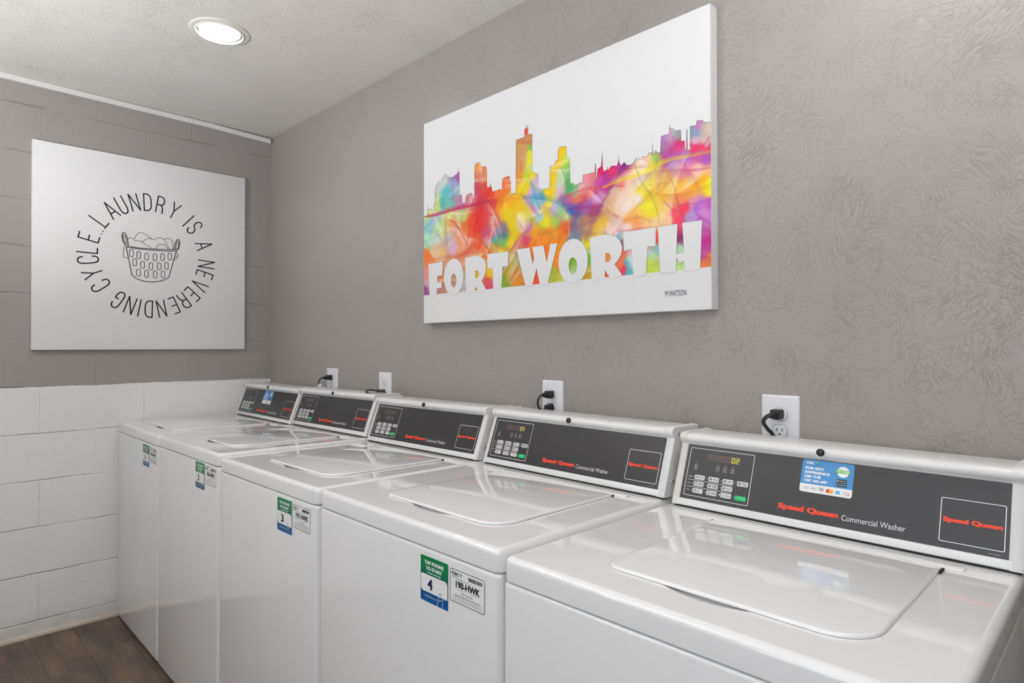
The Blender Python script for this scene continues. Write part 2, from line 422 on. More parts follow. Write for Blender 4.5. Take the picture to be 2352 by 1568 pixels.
# ------------------------------------------------------------------ outlines and colours of the two canvases (millimetres on the canvas)
SKY=[(-5.7,411.3),(19.6,411.8),(22.6,427.5),(24.8,452.7),(26.3,432.0),(46.2,434.8),(51.7,426.3),(59.9,425.0),(62.8,446.4),(69.7,452.0),(71.6,508.7),(82.5,523.4),(96.0,528.4),(109.3,522.5),(112.0,536.1),(125.3,538.5),(128.0,547.8),(138.4,546.6),(143.5,538.2),(169.2,528.2),(197.1,535.7),(205.4,541.3),(206.8,552.3),(207.7,540.8),(212.6,539.0),(213.8,456.9),(226.2,457.1),(229.1,423.9),(245.4,424.3),(248.1,442.9),(254.2,449.8),(277.0,452.9),(285.3,445.9),(287.5,429.8),(293.4,433.5),(295.7,545.7),(304.0,551.8),(315.7,553.2),(327.2,546.8),(328.2,534.2),(334.0,533.1),(338.6,534.4),(354.5,531.1),(358.9,517.2),(360.6,457.1),(374.5,456.1),(376.9,472.4),(378.1,457.7),(384.1,452.8),(387.2,437.0),(415.8,438.7),(420.2,441.6),(423.4,437.3),(434.1,436.1),(435.6,471.6),(448.4,475.1),(470.6,474.4),(471.5,458.0),(475.6,456.5),(476.2,407.8),(479.0,414.1),(493.8,414.1),(498.6,408.1),(500.8,587.0),(538.8,587.4),(539.0,613.0),(545.7,613.9),(547.4,624.5),(548.9,613.0),(552.7,612.1),(554.7,624.3),(555.8,591.7),(573.9,589.8),(574.0,471.6),(579.7,464.5),(591.1,457.2),(600.2,457.1),(600.9,406.8),(606.6,409.9),(617.8,402.9),(624.5,402.5),(647.7,402.3),(648.5,468.7),(670.0,469.2),(671.2,481.1),(680.9,481.5),(682.2,510.4),(685.4,511.3),(686.5,520.0),(705.6,518.3),(716.0,515.9),(716.7,478.6),(728.1,479.3),(731.5,400.5),(744.8,398.8),(746.8,392.0),(762.0,392.4),(768.0,395.9),(778.0,393.3),(779.8,415.7),(823.3,415.9),(825.1,440.9),(827.4,440.5),(828.6,389.1),(831.5,408.5),(834.4,423.5),(846.5,427.6),(850.6,468.6),(852.4,426.3),(856.1,411.1),(866.9,414.6),(868.6,425.2),(870.1,411.7),(883.0,422.2),(896.1,419.4),(901.3,418.3),(906.6,430.1),(907.8,443.7),(909.2,427.4),(915.3,415.4),(927.2,423.6),(933.7,413.7),(944.8,411.3),(954.9,413.4),(965.9,427.9),(967.8,417.0),(973.8,422.0),(984.5,419.7),(985.5,425.7),(1001.5,422.2),(1006.3,431.5),(1015.9,429.3),(1016.7,423.0),(1018.4,455.5),(1019.6,422.3),(1027.7,432.8),(1033.7,425.3),(1041.6,423.6),(1044.3,466.9),(1067.2,467.3),(1068.7,477.9),(1070.6,489.4),(1071.9,479.9),(1081.8,478.6),(1083.9,472.0),(1103.0,469.3),(1103.6,440.2),(1113.7,439.0),(1114.8,415.1),(1118.3,414.3),(1119.6,467.1),(1121.3,466.6),(1122.1,412.2),(1128.6,411.9),(1129.5,471.6),(1147.0,470.7),(1147.5,481.4),(1165.1,478.8),(1166.3,473.8),(1190.1,468.4)]
BOT=[(3.8,107.0),(1186.7,106.4)]
FW=[([(28.9,224.9),(116.6,225.1),(113.7,174.7),(84.9,175.7),(84.6,150.9),(111.2,150.3),(111.0,128.6),(83.0,129.1),(80.3,100.0),(36.4,101.2)],[]),([(235.4,161.1),(234.2,175.9),(230.3,190.1),(223.9,203.0),(215.4,214.0),(205.0,222.5),(193.3,228.2),(180.8,230.7),(168.2,229.8),(156.2,225.6),(145.2,218.2),(136.0,207.9),(128.9,195.4),(124.5,181.2),(122.9,166.0),(124.2,150.7),(128.3,136.1),(135.1,123.0),(144.2,112.0),(154.9,103.6),(166.9,98.3),(179.5,96.4),(192.0,97.8),(203.8,102.4),(214.3,110.1),(223.1,120.3),(229.8,132.7),(233.9,146.5)],[(195.9,149.5),(195.6,155.0),(194.5,160.3),(192.7,165.1),(190.3,169.2),(187.4,172.4),(184.1,174.5),(180.7,175.4),(177.3,175.1),(173.9,173.5),(171.0,170.8),(168.5,167.1),(166.5,162.6),(165.3,157.4),(164.9,152.0),(165.2,146.4),(166.3,141.1),(168.2,136.3),(170.6,132.2),(173.5,129.0),(176.8,126.9),(180.2,126.1),(183.7,126.5),(187.0,128.1),(189.9,130.8),(192.4,134.5),(194.3,139.0),(195.5,144.1)]),([(243.8,226.4),(280.8,228.1),(305.5,226.9),(329.8,220.2),(345.7,207.8),(354.3,189.5),(352.5,165.6),(343.2,148.9),(331.1,137.7),(353.5,107.8),(319.3,95.7),(299.2,122.4),(296.1,99.9),(249.3,101.0)],[(298.9,176.2),(309.9,174.7),(318.0,167.2),(318.3,157.7),(310.9,149.6),(299.5,147.8)]),([(360.6,226.9),(464.6,225.6),(461.5,176.8),(436.2,176.5),(431.0,101.8),(390.6,101.8),(387.9,176.3),(363.3,176.6)],[]),([(502.7,226.9),(561.2,226.1),(574.7,169.8),(581.7,191.5),(574.2,226.3),(621.1,225.8),(635.3,170.1),(650.4,226.7),(679.1,226.1),(637.9,101.9),(606.7,102.2),(591.5,157.1),(572.4,101.7),(543.2,102.5)],[]),([(796.9,161.6),(795.7,176.3),(791.8,190.5),(785.3,203.5),(776.7,214.6),(766.2,223.3),(754.4,229.2),(741.8,231.8),(729.1,231.1),(716.9,227.1),(705.7,219.8),(696.4,209.6),(689.2,197.1),(684.7,182.8),(683.1,167.6),(684.4,152.2),(688.7,137.5),(695.6,124.2),(704.8,113.0),(715.8,104.6),(727.9,99.2),(740.6,97.2),(753.2,98.5),(765.2,103.1),(775.8,110.7),(784.6,120.9),(791.3,133.2),(795.4,147.0)],[(756.3,150.1),(756.0,155.7),(754.9,161.0),(753.0,165.9),(750.5,170.1),(747.5,173.3),(744.1,175.5),(740.5,176.5),(736.9,176.2),(733.4,174.8),(730.3,172.1),(727.7,168.4),(725.7,163.9),(724.5,158.7),(724.0,153.2),(724.4,147.6),(725.5,142.2),(727.4,137.3),(730.0,133.1),(733.0,129.9),(736.5,127.7),(740.0,126.8),(743.6,127.1),(747.1,128.7),(750.1,131.3),(752.7,135.0),(754.7,139.6),(755.9,144.7)]),([(804.8,226.3),(835.5,229.1),(867.1,228.1),(894.7,219.5),(911.3,204.9),(918.6,186.6),(915.4,167.0),(906.3,153.0),(891.6,140.6),(917.9,109.4),(882.9,93.9),(859.0,128.4),(858.1,101.2),(811.2,101.5)],[(860.4,176.7),(871.3,174.8),(878.9,167.1),(879.8,159.4),(874.2,149.9),(861.1,148.1)]),([(921.9,226.7),(1027.5,227.5),(1025.7,176.1),(1001.4,178.2),(995.4,101.0),(955.5,101.4),(949.5,176.8),(925.0,174.6)],[]),([(1033.7,226.6),(1091.7,226.7),(1088.4,148.4),(1111.0,151.7),(1106.0,226.5),(1161.2,226.2),(1155.3,101.1),(1112.6,101.1),(1110.8,128.1),(1096.2,122.6),(1088.4,140.3),(1087.0,101.5),(1039.9,101.1)],[])]
SIG=[(1054.7,36.9),(1114.5,46.9)]
BLOB='12 420 c8dc98;45 433 d0dc90;71 445 c8d482;80 510 c9d6cf;112 528 d5dad6;144 469 6fc0c6;129 444 5fc0bb;149 433 7cc6b8;185 514 a9b4d6;207 533 b36aa8;204 471 a0b8c8;219 429 c98fb0;248 447 d48fa0;266 441 d58c94;311 535 e5a05f;311 497 e09078;306 465 c8508e;333 463 d45a4c;340 416 c83c52;362 427 da4640;347 505 e8a078;373 433 dc4a38;416 430 e87a40;448 449 e87840;465 467 e06a3c;384 394 d04850;427 387 e88c30;468 392 f0b030;71 388 a8bcc4;30 369 9fd0d0;84 353 bde0a0;123 340 cfe090;16 312 b8e8cc;70 314 cfe0d8;149 384 d8dc80;223 376 c8d07c;174 357 e0a070;235 340 d88048;222 303 e8a080;282 349 e05838;317 359 d83830;321 328 dc3830;305 292 e06038;361 353 d85058;394 333 d07868;350 302 d05878;383 290 d06a88;426 299 8a7fa0;430 276 5a7a90;400 266 4aa89c;436 260 80c070;361 263 e4a0a8;458 353 e8cc28;478 321 e6c828;447 376 eecb30;518 322 f0e8a0;528 306 eee0c8;498 275 e4c82c;467 250 e8cc28;548 339 e0cc40;509 366 ecc22c;567 315 c8d070;557 295 d8a0b8;577 348 e0a8c8;596 359 a8d0d8;577 383 88bcd0;552 401 d8b8e0;615 383 70a8cc;605 316 b8d0d8;70 273 e8c8a0;122 259 e8c090;173 269 dcb8cc;148 304 d8d0d0;16 254 f08038;29 228 e89060;222 256 e8a888;281 242 e89070;316 268 e8603c;349 242 ec7038;245 230 e09070;315 223 e4a068;360 218 e07848;393 244 c09838;371 202 e8b430;425 226 e8c02c;9 196 e0a090;28 153 d8b0c0;9 121 a05890;68 125 c09090;95 164 d0885c;177 158 c09880;303 163 e8c02c;310 132 c8a050;382 164 e8c828;370 127 d85870;314 101 e09040;232 122 c0b8b8;147 224 d8a080;446 180 a08830;476 162 c0a048;486 133 e09038;455 121 80b038;497 189 b8b070;527 200 c0a098;517 230 d88070;547 248 e05070;604 254 f09038;566 238 f08430;641 250 f0982c;659 261 f0a838;631 203 f07c2c;677 225 f09030;694 256 f08828;586 277 f0b030;712 267 f26a2c;703 282 f06830;594 124 e86040;614 287 d4d440;632 298 e4d834;623 341 e8c834;646 364 ecd028;633 394 f0d428;668 293 a8d060;686 317 a8cc90;669 334 d0c0e0;712 300 c8dca0;695 329 98c890;676 171 f09030;658 146 a8b440;667 119 b8bc50;740 152 74a838;693 110 c8c850;541 608 e05848;530 582 c88868;569 566 c89060;520 563 c8a058;573 551 70c860;530 540 d0a880;565 532 e0dc3c;565 504 e4e03c;514 501 d09868;520 478 e09048;519 457 e08c3c;559 484 d0dc90;549 458 c8d440;578 459 e4dc38;529 427 e4d42c;587 444 d4b8dc;596 421 d8c8dc;539 411 e8c82c;702 508 ecc828;688 478 ecc42c;666 455 e8c038;657 430 e8c830;651 404 ecd030;714 479 d0d840;722 450 90c868;727 416 5cb060;727 390 58a868;696 436 c8e0b0;687 411 d0d8c0;696 389 e0c0d0;747 393 78b878;738 375 a8c0a8;764 383 ecb8c0;788 404 f0a0a8;813 406 e89098;804 382 e8a8b8;836 389 c858a8;859 391 b03c98;852 411 d8206c;841 419 d8206c;882 411 e8386c;898 420 c040a0;912 411 b83c80;927 408 803080;763 351 e88060;796 358 ec7060;730 357 d87070;828 359 c85c90;874 363 b03888;852 373 b850b0;763 325 8058b0;796 320 a868b8;788 340 b868a0;836 338 d090c8;712 340 9058b0;729 317 4868c0;755 307 5060b0;713 353 a070b0;812 298 a85070;835 307 b05080;763 280 a08c88;787 270 c08c70;811 279 b88878;737 270 5878a8;771 253 a09090;754 242 7888a0;795 243 c0a080;746 230 8898a8;874 326 f0d0a0;866 302 f0d8a0;889 348 f4e0b8;912 368 f4a898;934 394 f4a8a0;948 373 fbd0b0;963 389 fce8b0;977 398 fce0c0;990 377 f8f0e0;1004 404 fcd0c0;1011 379 f8e890;1018 395 f0e070;1031 404 a8d868;983 361 fdfdf8;997 346 fce850;990 330 fce838;1010 308 f8e438;1003 292 f8ec50;948 349 fae8c8;919 318 f8e0c8;933 297 fce8e0;976 308 f8e8d8;1017 266 fce040;990 282 f8e840;947 277 f8c470;933 261 f4a860;961 257 f4a868;976 273 f8d468;889 261 fae0d8;873 245 fad8c0;851 279 f8d048;835 263 f8c838;858 222 f8dc50;811 222 f0e44c;795 211 e8e040;778 187 d8d848;903 235 fad0d8;933 237 fae0dc;918 214 f8c8b8;975 231 f8b088;1003 233 fad090;1037 286 fad070;1057 306 fcc850;1044 332 fcd060;1031 357 fce080;1070 338 fccc58;1057 272 fcd080;1043 251 fce0a8;1030 229 fcd8a8;1063 236 f8c898;1096 322 fcb848;1121 334 fcc048;1145 318 fcb030;1169 330 fcb838;1186 316 fcf020;1183 295 fcf030;1145 296 fcc858;1120 301 f8b060;1095 288 f8a070;1145 352 f8c8b8;1121 351 f0a8b8;1108 359 e890b0;1175 346 f0c090;1052 463 b888c0;1065 466 c090c8;1078 451 c898c8;1058 438 a878b8;1071 424 d84890;1096 424 d85088;1058 415 c850a0;1084 404 b868c8;1115 397 b070c8;1146 396 c868a0;1058 398 b070b8;1083 381 c8a0d0;1109 387 c080c8;1134 410 e03868;1158 410 e8406c;1181 404 d84870;1103 439 d84078;1097 458 98c8b8;1134 460 70b0b0;1152 466 c890c0;1148 451 88a0c8;1182 453 d8c8b0;1170 445 c8b8a8;1146 435 d8b0c0;1170 423 d8c8c8;1187 387 c860a0;1169 380 b060c0;1089 255 f06070;1101 242 f04868;1114 263 f04860;1095 220 e05878;1132 271 e8a0b0;1145 280 e0a0c8;1120 239 b8a0c8;1132 248 c0a0d8;1156 267 c880d0;1144 258 b070d0;1180 263 c868c0;1168 243 d898d8;1144 235 c0a0d8;1156 223 c868c0;1180 225 d090d0;1094 192 803868;1107 202 c04878;1107 174 a04878;1174 198 c060a0;1179 176 c03090;1173 155 c04c98;1167 139 c868a8;1179 121 ec8c48;1167 111 e8884c;1102 163 a8e0b0;1100 146 b8e4b0;1100 123 c8eca0;1036 205 f0684c;1032 194 e8604c;914 215 70b8d0;921 196 886070;939 175 f06058;917 160 f07858;910 136 f08058;920 117 f04060;932 134 68b8c8;939 145 a0d8d0;932 110 58c0c8;1016 179 e0a878;1009 168 c0d8e0;1029 171 90c8d0;1016 149 c0dca8;1009 126 ccdc60;1016 114 c8dc60;865 165 f09850;865 146 e8a868;795 185 90c050;799 166 68b038;794 134 c8a838;786 109 c8a030;854 116 f09048;869 109 f08040'
RIB=[([(-1.1,410.2),(50.1,404.5),(120.6,405.4),(197.1,407.7),(299.1,405.1),(363.5,405.3)],9,'c01850',0.85),([(299.7,467.9),(319.7,431.6),(307.0,373.9),(294.1,321.1)],26,'d43038',0.45),([(347.5,397.2),(306.5,330.3),(281.2,273.4),(212.9,239.5),(164.4,236.1)],10,'e85838',0.55),([(143.2,376.1),(222.7,353.2),(290.1,332.6)],8,'d85030',0.3),([(152.3,374.8),(196.5,345.7),(251.9,274.1)],5,'d02828',0.6),([(290.7,395.5),(265.0,319.5),(247.6,274.6)],4,'d83828',0.55),([(298.7,366.9),(409.6,355.4)],5,'d83830',0.4),([(527.3,395.6),(555.0,370.7),(575.3,345.0),(598.7,321.6)],8,'a060a8',0.5),([(568.2,316.2),(557.7,290.2),(512.0,266.0),(468.2,225.1)],8,'b84c98',0.6),([(562.5,434.4),(582.5,386.0),(602.3,345.6)],8,'4890c8',0.5),([(530.8,389.9),(582.5,381.1),(648.4,360.0),(695.7,333.1),(726.3,309.3)],11,'4088b8',0.5),([(582.3,368.7),(615.8,366.8),(654.8,354.1),(695.7,328.3),(720.0,293.8),(724.1,239.1)],3,'f8f0e8',0.5),([(628.8,356.0),(644.7,309.8),(666.6,251.2)],10,'ecc830',0.5),([(574.3,238.2),(591.6,270.7)],4,'f8c040',0.6),([(725.8,257.7),(694.7,223.8),(666.1,191.1)],9,'f8b040',0.5),([(330.4,278.3),(358.0,248.1),(369.7,233.4)],5,'807838',0.7),([(48.4,236.3),(150.9,240.4),(301.6,238.2),(346.0,236.0)],6,'e05858',0.4),([(0.1,286.1),(67.4,231.5)],5,'f07030',0.5),([(494.1,268.3),(564.4,271.8),(647.5,265.7),(710.4,243.2)],10,'f08428',0.4),([(98.1,470.1),(134.5,411.9)],4,'e07858',0.5),([(363.6,416.0),(425.3,408.0),(520.2,386.7)],7,'f09030',0.5),([(0.8,358.0),(49.9,383.9)],6,'8098b8',0.5),([(40.0,367.5),(92.1,336.9),(87.2,314.2)],3,'a0b0c0',0.5),([(705.3,362.3),(711.2,330.6)],6,'60a878',0.4),([(705.3,362.3),(746.7,364.5)],5,'d84868',0.6),([(712.7,363.0),(781.3,370.9),(846.3,365.5),(920.1,356.9)],6,'e05048',0.6),([(712.3,323.9),(764.0,318.3),(852.1,310.7)],6,'a02868',0.6),([(929.5,413.5),(896.1,375.2),(855.4,321.7),(813.3,266.3),(786.6,225.5)],22,'903070',0.28),([(920.6,415.4),(886.9,371.9),(845.9,320.7),(803.6,272.9)],5,'702070',0.4),([(855.8,365.0),(908.2,372.9),(975.7,377.0),(1026.1,388.5),(1077.0,396.6),(1186.6,392.9)],8,'fce820',0.7),([(958.7,407.4),(981.2,354.1),(1009.0,315.2),(1033.2,258.8)],5,'a8a060',0.45),([(1012.4,396.1),(1020.0,315.7),(1035.9,258.3)],8,'fcec30',0.5),([(1045.1,386.9),(1073.9,341.2),(1086.5,292.4),(1086.1,236.8)],4,'d88860',0.55),([(1086.6,297.0),(1109.1,233.4)],5,'d03858',0.6),([(1049.7,294.0),(1073.3,266.6),(1099.1,253.3)],4,'d85060',0.5),([(1186.3,356.3),(1140.3,359.1),(1097.5,369.0)],5,'c84880',0.6),([(852.1,306.8),(901.3,271.3)],5,'d08050',0.6),([(942.9,257.7),(974.7,260.4),(1011.1,243.0)],4,'d08868',0.5),([(897.9,232.9),(977.3,227.2),(1027.4,226.3)],4,'e05878',0.5),([(1144.2,241.8),(1187.4,206.4)],7,'b03890',0.5),([(1158.3,165.6),(1187.0,162.1)],5,'c02890',0.5),([(797.0,279.1),(861.2,274.8),(921.8,216.0)],3,'d0b040',0.4),([(712.0,286.1),(732.8,267.0)],10,'f05028',0.4),([(692.3,454.8),(706.8,426.0),(712.8,396.0),(712.5,364.0)],6,'50a058',0.5),([(694.4,454.3),(666.3,412.8),(657.2,373.6)],4,'e0dc80',0.5),([(501.4,575.6),(573.7,560.3)],5,'b05048',0.4),([(501.2,556.6),(573.5,536.7)],4,'a08850',0.4),([(501.4,447.4),(544.8,473.3),(575.2,472.2)],14,'c8d850',0.4),([(563.2,435.7),(581.5,412.0),(622.0,379.7)],7,'50a890',0.5),([(1044.0,433.2),(1077.9,389.4)],5,'7890b8',0.5),([(1041.6,421.5),(1113.4,401.6),(1185.0,391.4)],7,'a058b8',0.4),([(1129.1,423.5),(1164.6,413.4),(1183.3,432.0)],4,'d03060',0.6)]
BASK=[([(348.6,492.5),(357.3,489.5),(405.7,484.8),(487.3,487.6),(538.7,491.1),(576.9,497.3)],2.2),([(355.1,483.2),(405.7,480.2),(487.3,480.9),(543.5,484.3),(574.5,489.7)],2.2),([(354.2,484.1),(378.8,353.9),(397.4,337.8),(428.6,327.5),(464.9,326.0),(497.1,332.5),(520.4,341.9),(538.2,354.7),(571.1,487.2)],2.2),([(350.7,494.7),(342.9,505.3),(338.5,522.2),(337.6,539.4),(342.7,550.0),(350.5,546.0),(358.0,529.5),(361.5,509.9),(362.5,492.5)],2.2),([(352.9,498.9),(345.9,510.6),(342.8,527.6),(344.1,538.8),(348.4,535.8),(353.7,521.5),(357.2,496.9)],1.8),([(562.5,495.7),(564.8,518.0),(571.0,537.0),(579.1,545.9),(586.4,538.8),(586.4,520.4),(579.3,496.0)],2.2),([(568.7,499.5),(571.0,518.7),(577.7,535.2),(582.5,530.5),(580.7,509.2),(576.9,498.3)],1.8),([(387.8,525.6),(394.4,541.5),(405.4,555.5),(418.8,559.7),(430.0,556.0),(461.8,536.0)],1.3),([(419.0,514.1),(432.4,525.8),(448.2,535.4),(471.0,533.0),(491.7,543.2),(508.0,543.6),(519.7,531.0),(541.1,493.4)],1.3),([(361.5,523.9),(372.4,529.7),(381.2,527.3),(388.7,519.1),(407.8,519.4),(423.5,512.1),(462.0,489.9)],1.3),([(517.4,538.5),(531.4,545.4),(545.6,542.9),(553.8,527.2),(555.3,494.9)],1.3),([(480.4,488.9),(489.5,506.9),(505.8,512.8),(517.5,511.6),(534.0,492.6)],1.3),([(346.4,487.2),(342.3,435.6),(361.9,431.0)],1.3),([(573.1,483.2),(580.3,464.5),(572.2,450.6),(561.7,440.7)],1.3),([(577.0,471.0),(568.4,452.9)],1.0)]
HOLE=[(376.2,456.5),(407.1,450.6),(440.8,446.9),(476.4,446.4),(510.2,451.3),(541.7,457.0),(390.0,414.7),(423.4,405.6),(459.1,402.2),(495.0,405.4),(527.2,410.4),(406.6,366.8),(440.2,363.4),(477.6,363.9),(511.9,366.6)]
# ------------------------------------------------------------------ the room
b = MB(); b.box(0, XR, YN, 0, -0.1, 0, 'vinyl_plank'); struct('floor', b)
b = MB(); b.box(-0.1, XR+0.1, YN-0.12, 0.1, H, H+0.1, 'plaster_ceiling'); struct('ceiling', b)
b = MB(); b.box(-0.12, 0, YN-0.12, 0.12, -0.1, H, 'block_wall'); struct('wall_left', b)
b = MB(); b.box(0, XR+0.1, 0, 0.12, -0.1, H, 'plaster_taupe'); struct('wall_right', b)
b = MB(); b.box(XR, XR+0.1, YN-0.12, 0, -0.1, H, 'plaster_white'); struct('wall_far', b)
b = MB(); wx0, wx1, wz0, wz1 = WIN
for q in ((0, wx0, -0.1, H), (wx1, XR, -0.1, H), (wx0, wx1, -0.1, wz0), (wx0, wx1, wz1, H)):
    b.box(q[0], q[1], YN-0.12, YN, q[2], q[3], 'plaster_white')
struct('wall_near', b)
b = MB()
for q in ((wx0, wx0+0.05, wz0, wz1), (wx1-0.05, wx1, wz0, wz1), (wx0, wx1, wz0, wz0+0.05), (wx0, wx1, wz1-0.05, wz1), ((wx0+wx1)/2-0.02, (wx0+wx1)/2+0.02, wz0, wz1)):
    b.box(q[0], q[1], YN-0.07, YN-0.03, q[2], q[3], 'window_paint')
struct('window_1', b)  # frame of the unseen window, added along with its daylight
# white strip under the ceiling, sagging a little at the corner
b = MB(); ys = (YN, -1.17, -0.33, -0.012); top = (H, H-0.001, H-0.004, H-0.013)
vs = [(x, y, z-d) for y, z in zip(ys, top) for x, d in ((0.001, 0), (0.013, 0), (0.013, 0.0235), (0.001, 0.0235))]
fs = [(j*4+i, j*4+(i+1) % 4, j*4+4+(i+1) % 4, j*4+4+i) for j in range(3) for i in range(4)] + [(0, 3, 2, 1), (12, 13, 14, 15)]
b.add(vs, fs, 'trim_paint'); struct('trim_1', b)
b = MB()
prof = [(0.0, 0.0), (0.014, 0.0)] + [(0.014*math.cos(R(a)), 0.004+0.014*math.sin(R(a))) for a in (0, 25, 50, 75, 90)]
n = len(prof); vs = [(x, YN, z) for x, z in prof] + [(x, 0.0, z) for x, z in prof]
b.add(vs, [(i, (i+1) % n, (i+1) % n+n, i+n) for i in range(n)] + [tuple(range(n)), tuple(reversed(range(n, 2*n)))], 'baseboard_paint')
struct('baseboard_left', b, True)

# ------------------------------------------------------------------ recessed downlights
def downlight(x, y, label):
    t = thing('recessed_downlight', label, 'light', (x, y, H), 'recessed downlights in the ceiling')
    fr = Frame((x, y, H), (1, 0, 0), (0, -1, 0), (0, 0, -1))
    b = MB(); b.lathe(fr, [(0.102, 0.0), (0.101, 0.003), (0.095, 0.005), (0.086, 0.0045), (0.083, 0.0075), (0.079, 0.0085), (0.0765, 0.006), (0.076, 0.0005)], 'lamp_trim', 48, cap1=False)
    b.build('trim_ring', t)
    b = MB(); b.lathe(fr, [(0.078, 0.0004), (0.0765, 0.0006)], 'dark_gap', 48, cap1=True); b.build('housing', t)
    # lamp tilted a little in its ring
    ax = Vector((-0.055, 0.03, -1)).normalized(); U = Vector((1, 0, 0)); U = (U-ax*U.dot(ax)).normalized(); V = ax.cross(U)
    f2 = Frame((x+0.001, y-0.001, H-0.002), U, V, ax)
    b = MB(); b.lathe(f2, [(0.070, -0.001), (0.070, 0.003), (0.066, 0.0058), (0.04, 0.0075), (0.01, 0.008)], 'lamp_lens', 48); b.build('lens', t)
    return t
dl = ['round recessed downlight glowing in the white ceiling near the corner', 'recessed ceiling downlight above the nearest washers, outside the picture',
      'recessed ceiling downlight across the aisle from the far washers, outside the picture', 'recessed ceiling downlight across the aisle from the near washers, outside the picture']
for (x, y), s in zip(LAMPS, dl): downlight(x, y, s)

UPL = ['half-bowl wall lamp behind the camera, nearest the block wall', 'half-bowl wall lamp behind the camera, middle one of the three', 'half-bowl wall lamp behind the camera, farthest from the block wall']
for ux, s in zip(UPS, UPL):  # bowls of the added fill lamps, out of view
    t = thing('wall_uplight', s, 'light', (ux, YN, UP_Z), 'half-bowl lamps outside the picture')
    vs, fs = [], []; nu, nv = 20, 8
    for j in range(nv+1):
        q = R(90*j/nv)
        for i in range(nu+1): a = math.pi*i/nu; vs.append((ux+0.20*math.cos(a)*math.sin(q)**0.7, YN+0.001+0.22*math.sin(a)*math.sin(q)**0.7, UP_Z-0.12+0.12*(1-math.cos(q))))
    for j in range(nv):
        for i in range(nu): fs.append((j*(nu+1)+i, j*(nu+1)+i+1, (j+1)*(nu+1)+i+1, (j+1)*(nu+1)+i))
    b = MB(); b.add(vs, fs, 'plate_white'); b.build('bowl', t)

# ------------------------------------------------------------------ washers
XB = [0.0055, 0.6372, 1.2859, 1.9432, 2.5966, 3.2572]
YF = [-0.7303, -0.7315, -0.7302, -0.7265, -0.7248]
DZ = [-0.0013, 0.0063, 0.0025, 0.0051, -0.0013]
TILT = [0.0, 0.006, 0.006, 0.0, 0.002]
SH = [0.045, 0.042, 0.028, 0.010, 0.004, 0.0]      # how far the row leans off square, back against front
PL = [0.060, 0.698, 1.330, 1.987, 2.640]
PW = 0.5935
ZS, ZT = 0.8627, 0.9068
PLAB = ['white top-loading washer in the far corner against the white block wall, front sticker numbered 1',
        'white top-loading washer with front sticker numbered 2, black cord coiled above its console',
        'white top-loading washer in the middle of the row, front sticker numbered 3',
        'white top-loading washer with front sticker numbered 4 and 04 on its display',
        'nearest white top-loading washer, blue payment sticker and 02 on its black panel']
SEG = {'a': ((0, 2), (1, 2)), 'b': ((1, 2), (1, 1)), 'c': ((1, 1), (1, 0)), 'd': ((0, 0), (1, 0)), 'e': ((0, 1), (0, 0)), 'f': ((0, 2), (0, 1)), 'g': ((0, 1), (1, 1))}
DIG = {'0': 'abcdef', '2': 'abged', '4': 'fgbc', '8': 'abcdefg'}
def digit(b, fr, ch, u, v, w, hh, h, m, lw):
    for sgm in DIG[ch]:
        (a, c), (d, e) = SEG[sgm]
        b.stroke(fr, [(u+a*w+c*w*0.04, v+c*hh/2), (u+d*w+e*w*0.04, v+e*hh/2)], lw, h, m, cap=6)

